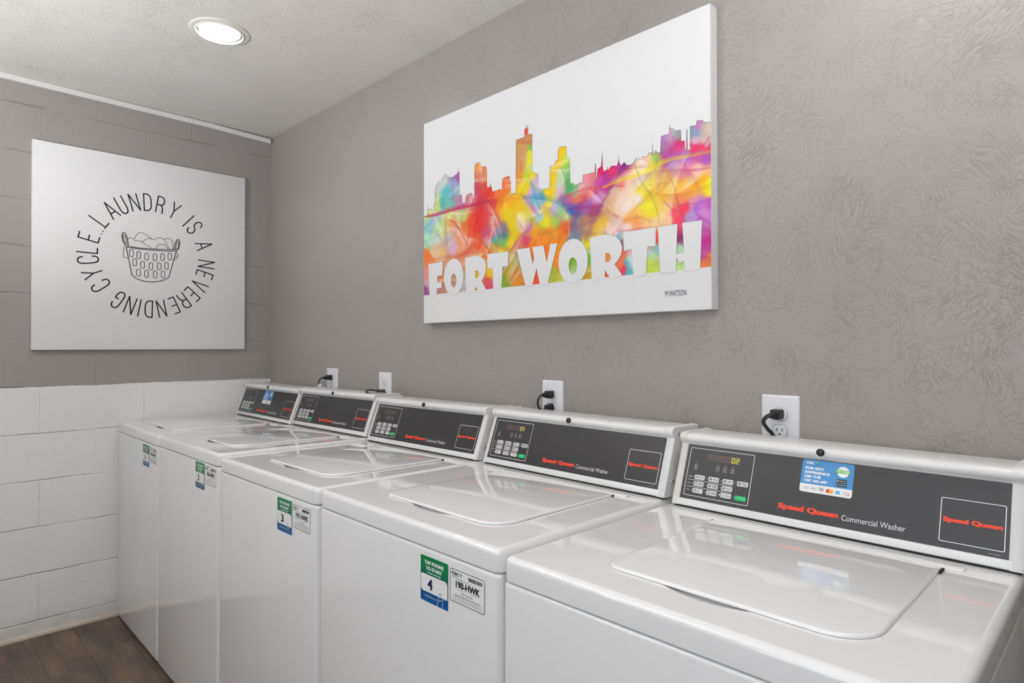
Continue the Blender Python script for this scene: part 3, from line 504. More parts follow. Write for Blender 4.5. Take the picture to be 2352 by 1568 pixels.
def app_sticker(fr, parent, warp):
    """blue payment sticker, 97 x 65 mm"""
    b = MB(); W, Hh = 0.097, 0.0655
    b.slab(fr, 0, W, 0, Hh, 0.0, 0.0004, 0.005, 0, 'sticker_white', n=5)
    q = rrect(0, W, 0, Hh, 0.005, 5); top = [(0.0, 0.0165), (W, 0.0165)] + [p for p in q if p[1] > Hh/2]
    b.flat(fr, [top], 0.0006, 'sticker_blue')
    h = 0.0009
    b.text(fr, 'CSC', 0.007, 0.023, 0.0565, 0.0615, h, 'sticker_white', 0.0, heavy=0.0006)
    b.flat(fr, [[(0.0245, 0.0600), (0.0275, 0.0575), (0.0315, 0.0625)]], h, 'sticker_lime'); b.flat(fr, [[(0.0245, 0.0595), (0.0280, 0.0555), (0.0285, 0.0585)]], h, 'sticker_teal')
    for i, (s, w) in enumerate((('FOR BEST', 0.036), ('EXPERIENCE', 0.047), ('USE THE', 0.031), ('CSC GO APP', 0.044))):
        v = 0.0455-i*0.0083; b.text(fr, s, 0.007, 0.007+w, v, v+0.0058, h, 'sticker_white', 0.0, heavy=0.0006)
    b.disc(fr, 0.0775, 0.0485, 0.0108, h, 'sticker_white', 32)
    b.flat(fr, [[(0.0645, 0.0455), (0.0905, 0.0455), (0.0905, 0.0520), (0.0645, 0.0520)]], h+0.0002, 'sticker_lime')
    b.flat(fr, [[(0.0645, 0.0455), (0.0675, 0.0432), (0.0675, 0.0455)]], h+0.0002, 'ink_black'); b.flat(fr, [[(0.0905, 0.0455), (0.0875, 0.0455), (0.0875, 0.0432)]], h+0.0002, 'ink_black')
    b.text(fr, 'TRY FREE', 0.0660, 0.0890, 0.0469, 0.0506, h+0.0004, 'sticker_white', 0.02)
    for v, s in ((0.0275, 'App Store'), (0.0195, 'Google Play')):
        b.flat(fr, [rrect(0.0665, 0.0865, v, v+0.0062, 0.001, 3)], h, 'ink_black'); b.text(fr, s, 0.0720, 0.0855, v+0.0016, v+0.0044, h+0.0002, 'sticker_white')
        (b.disc(fr, 0.0692, v+0.003, 0.0014, h+0.0002, 'sticker_white', 12) if v > 0.02 else b.flat(fr, [[(0.0680, v+0.0014), (0.0708, v+0.003), (0.0680, v+0.0046)]], h+0.0002, 'sticker_white'))
    for u, s in ((0.0065, 'G Pay'), (0.0215, 'Pay')):
        b.ring(fr, u, u+0.0115, 0.0053, 0.0113, 0.0012, 0.0004, h, 'ink_dim'); b.text(fr, s, u+(0.0022 if s[0] == 'G' else 0.0042), u+0.0098, 0.0068, 0.0096, h, 'ink_black')
    b.disc(fr, 0.0245, 0.0083, 0.0009, h, 'ink_black', 10)
    b.rect(fr, 0.0360, 0.0470, 0.0112, 0.0120, h, 'ink_navy'); b.text(fr, 'VISA', 0.0370, 0.0460, 0.0068, 0.0098, h, 'ink_navy', 0.02, italic=0.2); b.rect(fr, 0.0360, 0.0470, 0.0046, 0.0052, h, 'sticker_orange')
    b.disc(fr, 0.0540, 0.0080, 0.0040, h, 'sticker_red', 24); b.disc(fr, 0.0595, 0.0080, 0.0040, h+0.0002, 'sticker_orange', 24)
    b.rect(fr, 0.0680, 0.0755, 0.0045, 0.0112, h, 'sticker_sky'); b.ring(fr, 0.0810, 0.0925, 0.0048, 0.0108, 0.0008, 0.0003, h, 'ink_dim')
    b.text(fr, 'DISCOVER', 0.0818, 0.0917, 0.0078, 0.0094, h, 'ink_black'); b.flat(fr, [[(0.0860, 0.0052), (0.0920, 0.0052), (0.0920, 0.0068)]], h, 'sticker_red')
    b.build('payment_sticker', parent, False, warp)

def door_stickers(fr, num, code, parent, warp):
    """fr origin at the bottom-left corner of the tall sticker; 87 x 89 mm and 99 x 63 mm"""
    b = MB(); h = 0.0006
    b.slab(fr, 0, 0.087, 0, 0.089, 0, 0.0003, 0.0025, 0, 'sticker_green', n=4)
    b.flat(fr, [rrect(0.0015, 0.0855, 0.0195, 0.0535, (0.008, 0.002, 0.008, 0.003), 5)], h, 'sticker_white')
    b.text(fr, 'TAP PHONE', 0.0125, 0.0740, 0.0735, 0.0815, h, 'sticker_white', 0.0, heavy=0.0008)
    b.text(fr, 'TO START', 0.0170, 0.0690, 0.0625, 0.0705, h, 'sticker_white', 0.0, heavy=0.0008)
    for u0, u1 in ((0.0220, 0.0270), (0.0295, 0.0405), (0.0430, 0.0560)): b.rect(fr, u0, u1, 0.0570, 0.0588, h, 'sticker_white')
    b.flat(fr, [rrect(0.0585, 0.0640, 0.0560, 0.0592, 0.0012, 3)], h, 'sticker_white')
    b.text(fr, num, 0.0235 if num != '1' else 0.028, 0.0395 if num != '1' else 0.037, 0.0255, 0.0480, h+0.0003, 'ink_navy' if num == '4' else 'ink_black', 0.0, heavy=0.0018)
    b.text(fr, 'MyCSCGo.com', 0.0140, 0.0520, 0.0090, 0.0130, h, 'sticker_white', 0.01)
    for p in (((0.054, 0.0), (0.057, 0.010), (0.060, 0.021), (0.063, 0.028)), ((0.071, 0.001), (0.070, 0.008), (0.073, 0.017), (0.070, 0.021)), ((0.061, 0.012), (0.064, 0.015), (0.068, 0.014))):
        b.stroke(fr, p, 0.0012, h+0.0003, 'sticker_white', cap=6)
    b.stroke(fr, ((0.060, 0.0225), (0.063, 0.0275), (0.067, 0.0260), (0.066, 0.0215)), 0.0009, h+0.0003, 'ink_navy', cap=6)
    b.build('number_sticker', parent, False, warp)
    f2 = fr.at(0.0925, 0.024); b = MB(); w, g = 0.099, 0.0625
    b.slab(f2, 0, w, 0, g, 0, 0.0003, 0.004, 0, 'sticker_white', n=5)
    b.ring(f2, 0.0008, w-0.0008, 0.0008, g-0.0008, 0.0035, 0.0011, h, 'ink_black')
    b.text(f2, 'CSC', 0.0050, 0.0270, 0.0505, 0.0570, h, 'ink_black', 0.0, heavy=0.0007)
    b.flat(f2, [[(0.0300, 0.0560), (0.0325, 0.0500), (0.0350, 0.0550), (0.0325, 0.0575)]], h, 'sticker_teal')
    for v, u1 in ((0.0480, 0.024), (0.0460, 0.034)): b.rect(f2, 0.005, u1, v, v+0.0009, h, 'ink_dim')
    rnd = random.Random(5); u = 0.0530
    while u < 0.0915:
        d = rnd.choice((0.0005, 0.0009, 0.0014)); b.rect(f2, u, min(u+d, 0.0920), 0.0490, 0.0560, h, 'ink_black'); u += d+rnd.choice((0.0005, 0.0008))
    for u0, u1, v in ((0.020, 0.076, 0.0440), (0.022, 0.040, 0.0250), (0.060, 0.080, 0.0262)): b.rect(f2, u0, u1, v, v+0.0008, h, 'ink_dim')
    b.text(f2, code, 0.0175, 0.0850, 0.0285, 0.0420, h, 'ink_black', 0.0, heavy=0.0009)
    b.text(f2, '1-877-264-6622', 0.0330, 0.0660, 0.0190, 0.0222, h, 'ink_black', 0.0)
    for i, (u0, u1) in enumerate(((0.014, 0.085), (0.010, 0.090), (0.010, 0.090), (0.010, 0.090))): b.rect(f2, u0, u1, 0.0145-i*0.0031, 0.0154-i*0.0031, h, 'ink_black' if i == 0 else 'ink_dim')
    b.build('service_sticker', parent, False, warp)

def washer(i):
    xl, xr, yf, dz = XB[i], XB[i+1], YF[i], DZ[i]; xc = (xl+xr)/2; w = xr-xl
    t = thing('washing_machine', PLAB[i], 'washing machine', (xc, (yf-0.05)/2, 0), 'top-loading washers in a row')
    sa, sb = SH[i], SH[i+1]
    def warp(v): return (v[0], v[1], v[2]+(TILT[i]*(v[0]-xc)/w)*min(max(v[2]/0.86, 0), 1) + dz*min(max(v[2]/0.86, 0), 1))
    def skew(v):
        x, y, z = warp(v); f = (x-xl)/w; return (x+(sa*(1-f)+sb*f)*max(y-yf, 0)/0.53, y, z)
    bl = lambda b, n, par=t, sm=True: b.build(n, par, sm, skew if n in ('cabinet', 'plinth', 'deck', 'lid', 'hinge') else warp)
    b = MB(); b.slab(WORLD, xl+0.003, xr-0.003, yf, -0.05, 0.013, ZS, 0.012, 0.007, 'enamel_white', n=6); bl(b, 'cabinet')
    b = MB(); b.box(xl+0.02, xr-0.02, yf+0.03, -0.08, 0.0, 0.0135, 'dark_gap'); bl(b, 'plinth', sm=False)  # dark block set back in the black gap under the cabinet
    # deck with a finger scoop in front of the lid
    L0, L1, lf, lb = xl+0.156, xr-0.103, -0.642, -0.262
    s0, s1 = xl+0.262, xl+0.418; ns, nt = 20, 7; grid = []
    for a in range(ns+1):
        fa = a/ns; e = math.sin(math.pi*fa)**0.6 if 0 < fa < 1 else 0.0
        for c in range(nt+1):
            ft = c/nt; y0 = -0.632-0.026*e; grid.append((s0+(s1-s0)*fa, y0+(-0.6315-y0)*ft, ZT-0.006*e*math.sin(ft*math.pi/2)**1.3))
    hole = [(grid[a*(nt+1)][0], grid[a*(nt+1)][1]) for a in range(ns+1)] + [(s1, -0.6316), (s0, -0.6316)]
    b = MB(); b.slab(WORLD, xl+0.0025, xr-0.0025, yf-0.001, -0.05, ZS+0.0035, ZT, 0.018, 0.012, 'enamel_white', n=6, holes=[hole], steps=5)
    b.add(grid, [(a*(nt+1)+c, (a+1)*(nt+1)+c, (a+1)*(nt+1)+c+1, a*(nt+1)+c+1) for a in range(ns) for c in range(nt)], 'enamel_white')
    b.add([(s0, -0.6316, ZT-0.0065), (s1, -0.6316, ZT-0.0065), (s1, -0.6316, ZT), (s0, -0.6316, ZT)], [(0, 1, 2, 3)], 'enamel_white')
    # raised rail between lid and console
    b.slab(WORLD, xl+0.14, xr-0.075, -0.247, -0.226, ZT-0.001, ZT+0.0028, 0.004, 0.0025, 'enamel_white', n=3, steps=3)
    bl(b, 'deck')
    b = MB(); b.slab(WORLD, L0, L1, lf, lb, ZT+0.0006, ZT+0.0056, (0.030, 0.062, 0.010, 0.010), 0.0046, 'enamel_white', n=8, steps=5)
    lid = bl(b, 'lid')
    for q0, q1 in ((L1-0.0005, L1+0.0035), (L0-0.003, L0-0.0005)):
        b = MB(); b.box(q0, q1, lb-(0.024 if i == 4 and q0 > xc else 0.005), lb+0.002, ZT+0.0003, ZT+0.0035, 'dark_gap'); bl(b, 'hinge', lid, False)  # dark slivers standing in for shade in the gaps beside the lid
    # console
    c0, c1 = PL[i]-(0.014, 0.010, 0.012, 0.014, 0.018)[i], PL[i]+PW+(0.020, 0.017, 0.021, 0.021, 0.021)[i]
    prof = [(-0.188, 0.9095), (-0.2022, 0.9115), (-0.2026, 0.9135), (-0.1553, 1.0432), (-0.1558, 1.0462), (-0.1590, 1.0492), (-0.1632, 1.0530), (-0.1656, 1.0575), (-0.1650, 1.0625), (-0.1615, 1.0665), (-0.1560, 1.0690), (-0.1480, 1.0700), (-0.047, 1.0680), (-0.045, 1.0665), (-0.045, 0.9085)]
    b = MB(); b.prism(prof, c0+0.007, c1-0.014, 'console_white'); b.box(c0+0.004, c1-0.004, -0.1995, -0.06, ZT+0.0002, ZT+0.0046, 'dark_gap'); con = bl(b, 'console')  # dark box stands in for the shade in the gap under the console
    pf = Frame((PL[i], -0.1984, 0.9270), (1, 0, 0), (0, 0.0473, 0.1297), (0, -0.1297, 0.0473))
    b = MB(); b.slab(pf, -0.006, PW+0.006, -0.0150, -0.0008, -0.001, 0.0022, 0.001, 0.001, 'console_white', n=2, steps=2); bl(b, 'lower_rail', con)
    def grow(d): return [(-0.188, 0.9088)] + [(y-d, z+(d if z > 1.06 else 0)) for y, z in prof[1:12]] + [(-0.046, 1.0680+d), (-0.0445, 1.0665), (-0.0445, 0.9088)]
    for a, c in ((c0, c0+(0.0125, 0.0085, 0.0105, 0.0125, 0.0155)[i]), (c1-0.0205, c1)):
        b = MB(); g1, g2 = grow(0.0012), grow(0.0026); n = len(g1)
        xs = (a, a+0.0025, c-0.0025, c); gg = (g1, g2, g2, g1)
        b.add([(x, y, z) for x, g in zip(xs, gg) for y, z in g], [(j*n+k, j*n+(k+1) % n, (j+1)*n+(k+1) % n, (j+1)*n+k) for j in range(3) for k in range(n)] + [tuple(reversed(range(n))), tuple(range(3*n, 4*n))], 'cap_beige' if a == c0 else 'console_white')
        bl(b, 'end_cap', con)
    for y, z in ((-0.139, 1.055), (-0.166, 0.945)):
        b = MB(); b.lathe(Frame((c1, y, z), (0, 1, 0), (0, 0, 1), (1, 0, 0)), [(0.0045, 0), (0.004, 0.0012), (0.002, 0.0018)], 'screw_metal', 14); bl(b, 'screw', con)
    for u in (0.17, 0.80):
        b = MB(); b.lathe(Frame((c0+u*(c1-c0), -0.105, 1.0690), (1, 0, 0), (0, 1, 0), (0, 0, 1)), [(0.0042, 0), (0.004, 0.0012), (0.002, 0.0019)], 'cap_beige', 14); bl(b, 'screw', con)
    lf2 = Frame((PL[i]+0.2945, -0.1655, 1.0605), (1, 0, 0), (0, 0.10, 1), (0, -1, 0.10))
    b = MB(); b.lathe(lf2, [(0.0098, -0.002), (0.0098, 0.0010), (0.0082, 0.0016)], 'console_white', 24); b.lathe(lf2, [(0.0080, 0.0), (0.0078, 0.003), (0.0068, 0.0052), (0.0045, 0.0068), (0.0015, 0.0073)], 'rubber_black', 24); bl(b, 'lock', con)
    # black control panel and what is printed on it
    b = MB(); h = 0.0018; fu = PW/0.602
    b.slab(pf, 0, PW, 0, 0.1245, -0.001, 0.0012, 0.0012, 0.0, 'panel_black', n=2)
    b.ring(pf, 0.0078*fu, 0.1612*fu, 0.0072, 0.1172, 0.0035, 0.0013, h, 'ink_line'); b.ring(pf, 0.5046*fu, 0.5970*fu, 0.0103, 0.0860, 0.0030, 0.0013, h, 'ink_line')
    b.text(pf, 'Speed Queen', 0.2243*fu, 0.3405*fu, 0.0128, 0.0280, h, 'ink_red', 0.015, heavy=0.0013)
    b.text(pf, 'Commercial Washer', 0.3462*fu, 0.4540*fu, 0.0138, 0.0245, h, 'ink_line', 0.0)
    b.text(pf, 'Speed Queen', 0.5087*fu, 0.5928*fu, 0.0425, 0.0540, h, 'ink_red', 0.015, heavy=0.0010)
    b.rect(pf, 0.575*fu, 0.592*fu, 0.0038, 0.0048, h, 'ink_dim')
    for v in (0.0434, 0.0281): b.rect(pf, 0.0130*fu, 0.1212*fu, v-0.0005, v+0.0005, h, 'ink_line')
    for k, (s, v) in enumerate((('Soil', 0.0492), ('Cycle', 0.0340), ('Temp', 0.0188))): b.text(pf, s, (0.0145-0.001*k)*fu, (0.0225-0.001*k)*fu, v, v+0.0036, h, 'ink_line')
    for v in (0.0509, 0.0357, 0.0205):
        for u in (0.0262, 0.0605, 0.0940): b.disc(pf, u*fu, v, 0.0015, h, 'led_lit' if (i > 2 and v < 0.03 and u > 0.09) else 'ink_dim', 10)
    b.disc(pf, 0.1275*fu, 0.0509, 0.0015, h, 'ink_dim', 10); b.disc(pf, 0.1275*fu, 0.0205, 0.0015, h, 'ink_dim', 10)
    for u, s in ((0.0811, 'WASH'), (0.0984, 'RINSE'), (0.1159, 'SPIN')):
        b.disc(pf, u*fu, 0.0838, 0.0013, h, 'ink_dim', 10); b.ring(pf, (u-0.0035)*fu, (u+0.0035)*fu, 0.0755, 0.0800, 0.001, 0.0006, h, 'ink_line'); b.text(pf, s, (u-0.0042)*fu, (u+0.0042)*fu, 0.0708, 0.0728, h, 'ink_line', 0.01)
    b.disc(pf, 0.0280*fu, 0.0838, 0.0012, h, 'ink_dim', 10); b.ring(pf, 0.0248*fu, 0.0312*fu, 0.0755, 0.0795, 0.001, 0.0006, h, 'ink_line')
    for v in (0.0712, 0.0678): b.rect(pf, 0.0238*fu, 0.0322*fu, v, v+0.0020, h, 'ink_dim')
    pan = bl(b, 'control_panel', sm=False)
    b = MB(); b.slab(pf, 0.0530*fu, 0.1300*fu, 0.0912, 0.1062, 0.0, h, 0.0008, 0, 'display_off' if i else 'panel_black', n=2)
    for k in range(8):
        lit = {3: '04', 4: '02'}.get(i, ''); u = (0.0550+k*0.0094)*fu
        if k >= 6 and lit: digit(b, pf, lit[k-6], u, 0.0932, 0.0056*fu, 0.0108, h+0.0006, 'display_lit', 0.0010)
        elif i > 1: digit(b, pf, '8', u, 0.0940, 0.0050*fu, 0.0092, h+0.0004, 'display_ghost', 0.0011)
    bl(b, 'display', pan, False)
    keys = [('LIGHT', 0, 0), ('MEDIUM', 1, 0), ('HEAVY', 2, 0), ('SMALL LOAD', 3, 0), ('NORMAL', 0, 1), ('PERM PRESS', 1, 1), ('DELICATE', 2, 1), ('HOT', 0, 2), ('WARM', 1, 2), ('COLD', 2, 2)]
    for s, cx, cy in keys:
        u0 = (0.0292, 0.0633, 0.0970, 0.1308)[cx]*fu; v0 = 0.0456-0.0152*cy; b = MB(); kw = 0.0250*fu
        b.slab(pf, u0, u0+kw, v0, v0+0.0106, 0.0008, 0.0026, 0.0020, 0.0004, 'key_grey', n=3, steps=2)
        hh = 0.0030
        if ' ' in s:
            a, c = s.split(' '); b.text(pf, a, u0+0.0125, u0+0.0222, v0+0.0058, v0+0.0082, hh, 'ink_black', 0.01); b.text(pf, c, u0+0.0125, u0+0.0222, v0+0.0024, v0+0.0048, hh, 'ink_black', 0.01)
        else: b.text(pf, s, u0+0.0115, u0+(0.0165 if s == 'HOT' else 0.0222), v0+0.0039, v0+0.0066, hh, 'ink_black', 0.01)
        if cy == 2: b.stroke(pf, [(u0+0.0062, v0+0.0028), (u0+0.0062, v0+0.0082)], 0.0014 if s != 'COLD' else 0.0007, hh, 'ink_black', cap=6)
        else: b.ring(pf, u0+0.0030, u0+0.0082, v0+0.0032, v0+0.0078, 0.0010, 0.0008, hh, 'ink_black', n=3)
        if cx > 0 and cy < 2: b.rect(pf, u0+0.0044, u0+0.0068, v0+0.0046, v0+0.0064, hh, 'ink_black')
        bl(b, 'button', pan)
    b = MB(); u0 = 0.1302*fu; b.slab(pf, u0, u0+0.0253*fu, 0.0148, 0.0252, 0.0008, 0.0028, 0.0020, 0.0005, 'key_green', n=3, steps=2)
    b.text(pf, 'START', u0+0.0075, u0+0.0180, 0.0192, 0.0214, 0.0032, 'ink_line'); o = bl(b, 'start_button', pan); o['label'] = 'green start button'
    if i in (0, 4): app_sticker(pf.at((0.2620 if i == 4 else 0.2535)*fu, 0.0570, h), t, warp)
    if i < 4:
        sx = (0.4225, 1.0685, 1.7165, 2.3655)[i]; sz = (0.7640, 0.7700, 0.7625, 0.7585)[i]
        door_stickers(Frame((sx, yf-0.0002, sz), (1, 0, 0), (0, 0, 1), (0, -1, 0)), str(i+1), str(195+i)+'-HWK', t, warp)
    return t
for i in range(5): washer(i)

# ------------------------------------------------------------------ wall outlets and cords
OUT = [(0.6390, 0.7357, 1.1600), (1.0893, 1.1813, 1.1552), (2.0354, 2.1217, 1.1613), (2.7456, 2.8340, 1.1565)]
OLAB = ['leftmost white duplex outlet, above the second washer, black plug in its upper socket',
        'white duplex outlet on the taupe wall with no plug in it',
        'white duplex outlet with two black plugs, below the skyline picture',
        'largest white duplex outlet on the wall behind the nearest washer, one angled black plug']
def outlet(k):
    x0, x1, zt = OUT[k]; xm = (x0+x1)/2; z0 = zt-0.132
    t = thing('wall_outlet', OLAB[k], 'outlet', (xm, 0, (z0+zt)/2), 'outlets along the taupe wall')
    fr = Frame((xm, 0, z0), (1, 0, 0), (0, 0, 1), (0, -1, 0)); hw = (x1-x0)/2
    b = MB(); b.slab(fr, -hw, hw, 0, 0.132, 0, 0.0065, 0.003, 0.0045, 'plate_white', n=4); b.build('cover_plate', t)
    for zc in (0.132-0.0445, 0.132-0.0835):
        b = MB(); b.ring(fr, -0.0182, 0.0182, zc-0.0152, zc+0.0152, 0.0125, 0.0010, 0.0068, 'ink_dim')
        b.slab(fr, -0.0170, 0.0170, zc-0.0140, zc+0.0140, 0.0055, 0.0080, 0.0120, 0.0008, 'plate_white', n=6)
        b.rect(fr, -0.0072, -0.0052, zc-0.001, zc+0.0065, 0.0083, 'dark_gap'); b.rect(fr, 0.0052, 0.0072, zc-0.0002, zc+0.0062, 0.0083, 'dark_gap'); b.disc(fr, 0, zc-0.0075, 0.0022, 0.0083, 'dark_gap', 12)
        b.build('receptacle', t)
    b = MB(); b.lathe(fr.at(0, 0.068), [(0.0032, 0.0065), (0.0028, 0.0078), (0.0010, 0.0083)], 'plate_white', 14); b.build('screw', t)
    return t
for k in range(4): outlet(k)

def plug(b, fr, tilt=0.0):
    """moulded plug standing out along fr.N"""
    b.slab(fr, -0.0115, 0.0115, -0.0105, 0.0125, 0.0015, 0.024, 0.005, 0.003, 'rubber_black', n=4)
    for r0, r1, h0, h1 in ((0.0085, 0.0072, 0.0225, 0.0300), (0.0076, 0.0060, 0.0295, 0.0360), (0.0064, 0.0050, 0.0355, 0.0420)): b.lathe(fr, [(r0, h0), (r0, h0+0.0045), (r1, h1)], 'rubber_black', 14)
def cord_with_plug(label, base, N, path, r=0.0050, tagz=None):
    t = thing('power_cord', label, 'power cord', base, 'black power cords of the washers')
    N = Vector(N).normalized(); U = Vector((1, 0, 0)); U = (U-N*U.dot(N)).normalized(); V = N.cross(U)
    if V.z < 0: V = -V; U = -U
    fr = Frame(base, U, V, N); b = MB(); plug(b, fr); b.build('plug', t)
    b = MB(); b.tube(arc([fr.P(0, 0, 0.036), fr.P(0, 0, 0.047)] + path), r, 'rubber_black', 10, 0.7); b.build('cable', t)
    if tagz:
        b = MB(); x, y, z = tagz; b.slab(Frame((x, y, z), (1, 0, 0), (0, 0, 1), (0, -1, 0)), -0.008, 0.008, 0, 0.013, -0.0065, 0.0065, 0.003, 0.002, 'tag_white', n=3); o = b.build('tag', t); o['label'] = 'white paper tag on the cord'
    return t
xm = [(a+c)/2 for a, c, _ in OUT]
cord_with_plug('black power cord with white tag, plugged into the leftmost outlet', (xm[0], -0.0083, 1.1155), (0, -1, 0),
               [(xm[0]-0.006, -0.062, 1.110), (xm[0]-0.010, -0.068, 1.096), (xm[0]-0.012, -0.064, 1.080), (xm[0]-0.012, -0.052, 1.071), (xm[0]-0.012, -0.036, 1.064), (xm[0]-0.012, -0.030, 1.00)], tagz=(xm[0]-0.012, -0.062, 1.074))
cord_with_plug('black power cord plugged into the upper socket of the outlet below the picture', (xm[2], -0.0083, 1.1168), (0, -1, 0),
               [(xm[2]-0.004, -0.060, 1.112), (xm[2]-0.008, -0.064, 1.098), (xm[2]-0.010, -0.058, 1.080), (xm[2]-0.010, -0.038, 1.060), (xm[2]-0.010, -0.030, 1.00)])
cord_with_plug('black power cord plugged into the lower socket of the outlet below the picture', (xm[2], -0.0083, 1.0778), (0, -0.9, -0.25),
               [(xm[2]+0.010, -0.0415, 1.052), (xm[2]+0.012, -0.034, 1.02), (xm[2]+0.012, -0.030, 0.97)], r=0.0048)
cord_with_plug('black power cord bending down from the plug behind the nearest washer', (xm[3], -0.0083, 1.1120), (-0.12, -1, 0),
               [(xm[3]-0.014, -0.058, 1.105), (xm[3]-0.016, -0.058, 1.094), (xm[3]-0.010, -0.050, 1.080), (xm[3]-0.001, -0.040, 1.064), (xm[3]+0.006, -0.032, 1.02)], r=0.0062)
# unplugged cord folded over on top of the second console
t = thing('power_cord', 'black power cord unplugged and folded into a flat loop on a console top', 'power cord', (1.235, -0.110, 1.0705), 'black power cords of the washers')
d = Vector((0.67, 0.74, 0)); o0 = Vector((1.215, -0.140, 1.0775))
loop = [o0+d*0.075+Vector((0, 0, 0.001)), o0+d*0.050+Vector((0, 0, -0.001)), o0+d*0.022+Vector((0, 0, -0.001)), o0+d*0.004+Vector((0, 0, 0.001)), o0+d*(-0.004)+Vector((0, 0, 0.007)), o0+d*0.006+Vector((0, 0, 0.0135)), o0+d*0.026+Vector((0, 0, 0.0125)), o0+d*0.042+Vector((0, 0, 0.0095))]
b = MB(); b.tube(arc(loop), 0.0038, 'rubber_black', 10); b.build('cable', t)
f = Frame(o0+d*0.036+Vector((0, 0, 0.0105)), Vector((-d.y, d.x, 0)), (0, 0, 1), d); b = MB(); b.slab(f, -0.008, 0.008, -0.0055, 0.0055, 0.0, 0.036, 0.004, 0.002, 'rubber_black', n=4); b.build('plug', t)

# ------------------------------------------------------------------ left canvas: the laundry motto
STROKE = {
 'L': [[(0, 1), (0, 0), (.9, 0)]], 'A': [[(0, 0), (.5, 1), (1, 0)], [(.16, .32), (.84, .32)]], 'U': [[(0, 1), (0, .26), (.09, .10), (.27, .01), (.5, -.02), (.73, .01), (.91, .10), (1, .26), (1, 1)]],
 'N': [[(0, 0), (0, 1), (1, 0), (1, 1)]], 'D': [[(0, 0), (0, 1), (.45, 1), (.78, .93), (.95, .80), (1, .62), (1, .38), (.95, .20), (.78, .07), (.45, 0), (0, 0)]],
 'R': [[(0, 0), (0, 1), (.55, 1), (.82, .94), (.97, .82), (.97, .66), (.82, .53), (.55, .48), (0, .48)], [(.55, .48), (.78, .40), (.90, .26), (.92, 0)]],
 'Y': [[(0, 1), (.5, .46), (1, 1)], [(.5, .46), (.5, 0)]], 'I': [[(.5, 0), (.5, 1)]],
 'S': [[(.97, .80), (.88, .93), (.70, 1), (.40, 1.01), (.17, .94), (.05, .82), (.06, .68), (.20, .57), (.50, .50), (.80, .43), (.96, .32), (.98, .18), (.86, .06), (.62, -.01), (.36, -.01), (.13, .06), (.03, .20)]],
 'E': [[(.95, 1), (0, 1), (0, 0), (.95, 0)], [(0, .5), (.85, .5)]], 'V': [[(0, 1), (.5, 0), (1, 1)]],
 'C': [[(.98, .74), (.94, .88), (.78, .98), (.5, 1.01), (.22, .98), (.06, .88), (0, .72), (0, .28), (.06, .12), (.22, .02), (.5, -.01), (.78, .02), (.94, .12), (.98, .26)]],
 'G': [[(.98, .74), (.94, .88), (.78, .98), (.5, 1.01), (.22, .98), (.06, .88), (0, .72), (0, .28), (.06, .12), (.22, .02), (.5, -.01), (.78, .02), (.94, .12), (1, .28), (1, .44), (.55, .44)]]}
t = thing('wall_canvas', 'white canvas with laundry basket drawing ringed by black lettering, on the block wall', 'wall art', (0, -0.605, 1.70))
fr = Frame((0.020, -1.059, 1.2440), (0, 1, 0.0022), (0, -0.0022, 1), (1, 0, 0)); W1, H1 = 0.908, 0.9115
b = MB(); b.slab(fr, 0, W1, 0, H1, -0.0195, 0, 0.0015, 0.0012, 'canvas_white_left', n=2, steps=2); b.build('canvas', t)
cx, cy = 0.4568, 0.4517
ring = [('L', -55.3), ('A', -40.1), ('U', -28.2), ('N', -15.6), ('D', -3.0), ('R', 9.6), ('Y', 24.0), ('I', 41.3), ('S', 50.7), ('A', 72.4), ('N', 93.9), ('E', 106.2), ('V', 119.6), ('E', 132.8), ('R', 144.3), ('E', 155.8),
        ('N', 168.9), ('D', 181.4), ('I', 190.3), ('N', 199.2), ('G', 211.5), ('C', 232.6), ('Y', 246.2), ('C', 260.4), ('L', 270.5), ('E', 283.5)]
WID = {'I': 0.001, 'D': 0.031, 'Y': 0.034, 'A': 0.036, 'V': 0.036, 'N': 0.033, 'U': 0.031, 'E': 0.027, 'L': 0.026}
hh = 0.079; r0 = 0.2175
def letters(seq):
    b = MB()
    for ch, a in seq:
        a = R(a); rad = (math.sin(a), math.cos(a)); tan = (math.cos(a), -math.sin(a)); w = WID.get(ch, 0.031)
        for s in STROKE[ch]:
            pts = []
            for x, y in s:
                dx = (x-0.5)*w; dy = r0+y*hh; pts.append((cx+rad[0]*dy+tan[0]*dx, cy+rad[1]*dy+tan[1]*dx))
            b.stroke(fr, pts, 0.0056, 0.0006, 'ink_charcoal', cap=10)
    b.build('word', t, False)
for a, c in ((0, 7), (7, 9), (9, 10), (10, 21), (21, 26)): letters(ring[a:c])
for a in (-60.3, -64.3, -68.4):
    b = MB(); b.disc(fr, cx+0.2172*math.sin(R(a)), cy+0.2172*math.cos(R(a)), 0.0030, 0.0006, 'ink_charcoal', 12); b.build('dot', t, False)
b = MB()
def smooth2(p, n=5): return [(q.x, q.y) for q in arc([(x, y, 0) for x, y in p], n)]
for k, (p, w) in enumerate(BASK):
    pts = [(x/1000, y/1000) for x, y in p]
    if k in (0, 1, 3, 4, 5, 6, 7, 8, 9, 10, 11): pts = smooth2(pts)
    b.stroke(fr, pts, w*0.0016, 0.0006, 'ink_charcoal', cap=8)
for x, y in HOLE:
    o = rrect(x/1000-0.0078, x/1000+0.0078, y/1000-0.0172, y/1000+0.0172, 0.0076, 6); b.stroke(fr, o, 0.0027, 0.0006, 'ink_charcoal', closed=True, cap=6)
b.build('basket_drawing', t, False)

